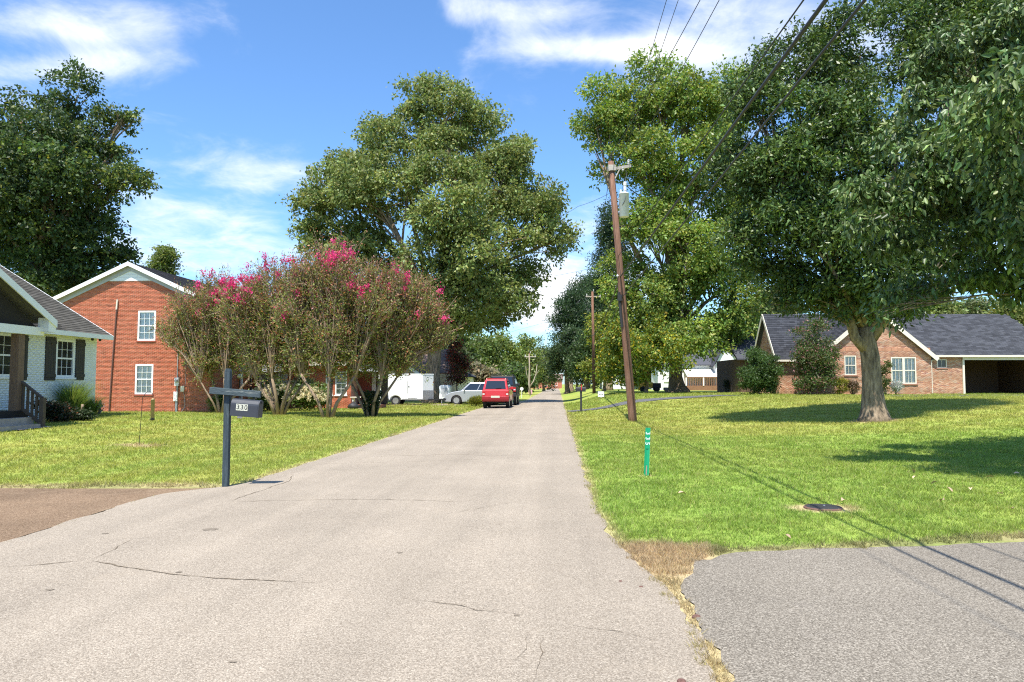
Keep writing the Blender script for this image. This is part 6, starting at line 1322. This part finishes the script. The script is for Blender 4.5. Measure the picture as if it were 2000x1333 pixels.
# globe porch lamp post behind the arm of the mailbox
gl0 = P(468, 735, 39.6); gl = thing('garden_lamp', 'white globe lamp on a dark post in front of the porch', 'lamp', (gl0.x, 39.6, 0))
MB().tube([(0, 0, 0), (0, 0, gl0.z - .1)], .03, 8).build('post', blackmetalM, gl); m = MB(); m.lathe([(.03, -.12), (.11, -.07), (.13, 0), (.10, .08), (.01, .12)], 14, Matrix.Translation((0, 0, gl0.z))); m.build('globe', whitewoodM, gl, smooth=True)
# signs
def sign(name, label, cat, p, w, h_, z0_, mat, post=.03, round_=False):
    o = thing(name, label, cat, p); q = MB(); q.box(-post / 2, post / 2, .006, .006 + post, -.1, z0_ + h_ * .8); q.build('post', galvM, o); q = MB()
    if round_: q.lathe([(w / 2, -.004), (w / 2, .004)], 18, Matrix.Translation((0, 0, z0_ + h_ / 2)) @ Matrix.Rotation(math.pi / 2, 4, 'X'))
    else: q.box(-w / 2, w / 2, -.004, .005, z0_, z0_ + h_)
    q.build('panel', mat, o); return o
s1 = P(1019, 780, 76); sign('road_sign', 'round white sign on a thin post left of the far road', 'sign', (s1.x, 76, float(zT(s1.x, 76))), .36, .42, .75, signM, .05, True)
s1 = P(1036, 778, 86); sign('yard_sign', 'small pink sign on the grass left of the far road', 'sign', (s1.x, 86, float(zT(s1.x, 86))), .42, .5, .3, pinkM)
s1 = G(1174, 779); so_ = sign('yard_sign', 'small white yard sign on the grass right of the road', 'sign', (s1.x, s1.y, s1.z), .42, .36, .12, signM); q = MB(); q.prism([(.13 * math.cos(t), -.007, .24 + .09 * math.sin(t)) for t in np.linspace(0, math.pi, 9)] + [(.09 * math.cos(t), -.007, .24 + .05 * math.sin(t)) for t in np.linspace(math.pi, 0, 9)], (0, .002, 0)); q.build('printed_arc', blackM, so_)
# black mailbox by the right side drive
mk2 = G(1135, 806); mb2 = thing('mailbox', 'black mailbox with red flag on a short post at the side drive', 'mailbox', mk2, RZ)
MB().box(-.05, .05, -.05, .05, -.1, 1.05).build('post', blackplasticM, mb2); prof2 = [(-.09, 0), (.09, 0)] + [(.09 * math.cos(t), .15 + .09 * math.sin(t)) for t in np.linspace(0, math.pi, 9)]
m = MB(); m.prism([(-.26, y, 1.05 + z) for y, z in prof2], (.5, 0, 0)); b2 = m.build('box', blackplasticM, mb2); MB().box(.0, .04, -.105, -.092, 1.12, 1.42).build('flag', redcarM, b2); m = MB(); m.prism([(-.275, y * 1.04, 1.05 + z * 1.02) for y, z in prof2], (.014, 0, 0)); m.build('door', blackplasticM, b2)
# bare pale tree left of the far road
bp_ = P(1036, 772, 84); bp_.z = float(zT(bp_.x, 84)); bt_ = thing('bare_tree', 'slender bare tree with pale forked trunk left of the far road', 'tree', bp_)
m = MB()
for pts, r in (([(1036, 772), (1033, 750), (1034, 715), (1033, 692)], .12), ([(1034, 757), (1042, 745), (1047, 730), (1049, 712)], .08), ([(1033, 745), (1028, 730), (1027, 715)], .05), ([(1046, 735), (1053, 722)], .04)):
    m.tube([P(x, y, 84) - bp_ for x, y in pts], [r * (1 - .7 * i / (len(pts) - 1)) for i in range(len(pts))], 7)
m.build('trunk', pm('pale_trunk', (.42, .36, .28), .8, .2, 5), bt_, smooth=True)
# yellow cart under the trees
yc0 = P(1268, 766, 66); yk = thing('garden_cart', 'small yellow and black cart under the trees beyond the right lawn', 'cart', (yc0.x, 66, float(zT(yc0.x, 66))))
m = MB(); m.prism([(-.9, -.4, .35), (.2, -.4, .35), (.3, -.4, .8), (-.8, -.4, .95)], (0, .8, 0)); m.build('tub', yellowM, yk, bevel=.04); MB().box(.21, 1.0, -.35, .35, .3, .75).build('engine_cover', blackplasticM, yk, bevel=.05)
for x in (-.6, .65):
    for y in (-.42, .42):
        q = MB(); q.lathe([(.08, -.06), (.22, -.065), (.24, 0), (.22, .065), (.08, .06)], 14, Matrix.Translation((x, y, .24)) @ Matrix.Rotation(math.pi / 2, 4, 'X')); q.build('wheel', rubberM, yk)
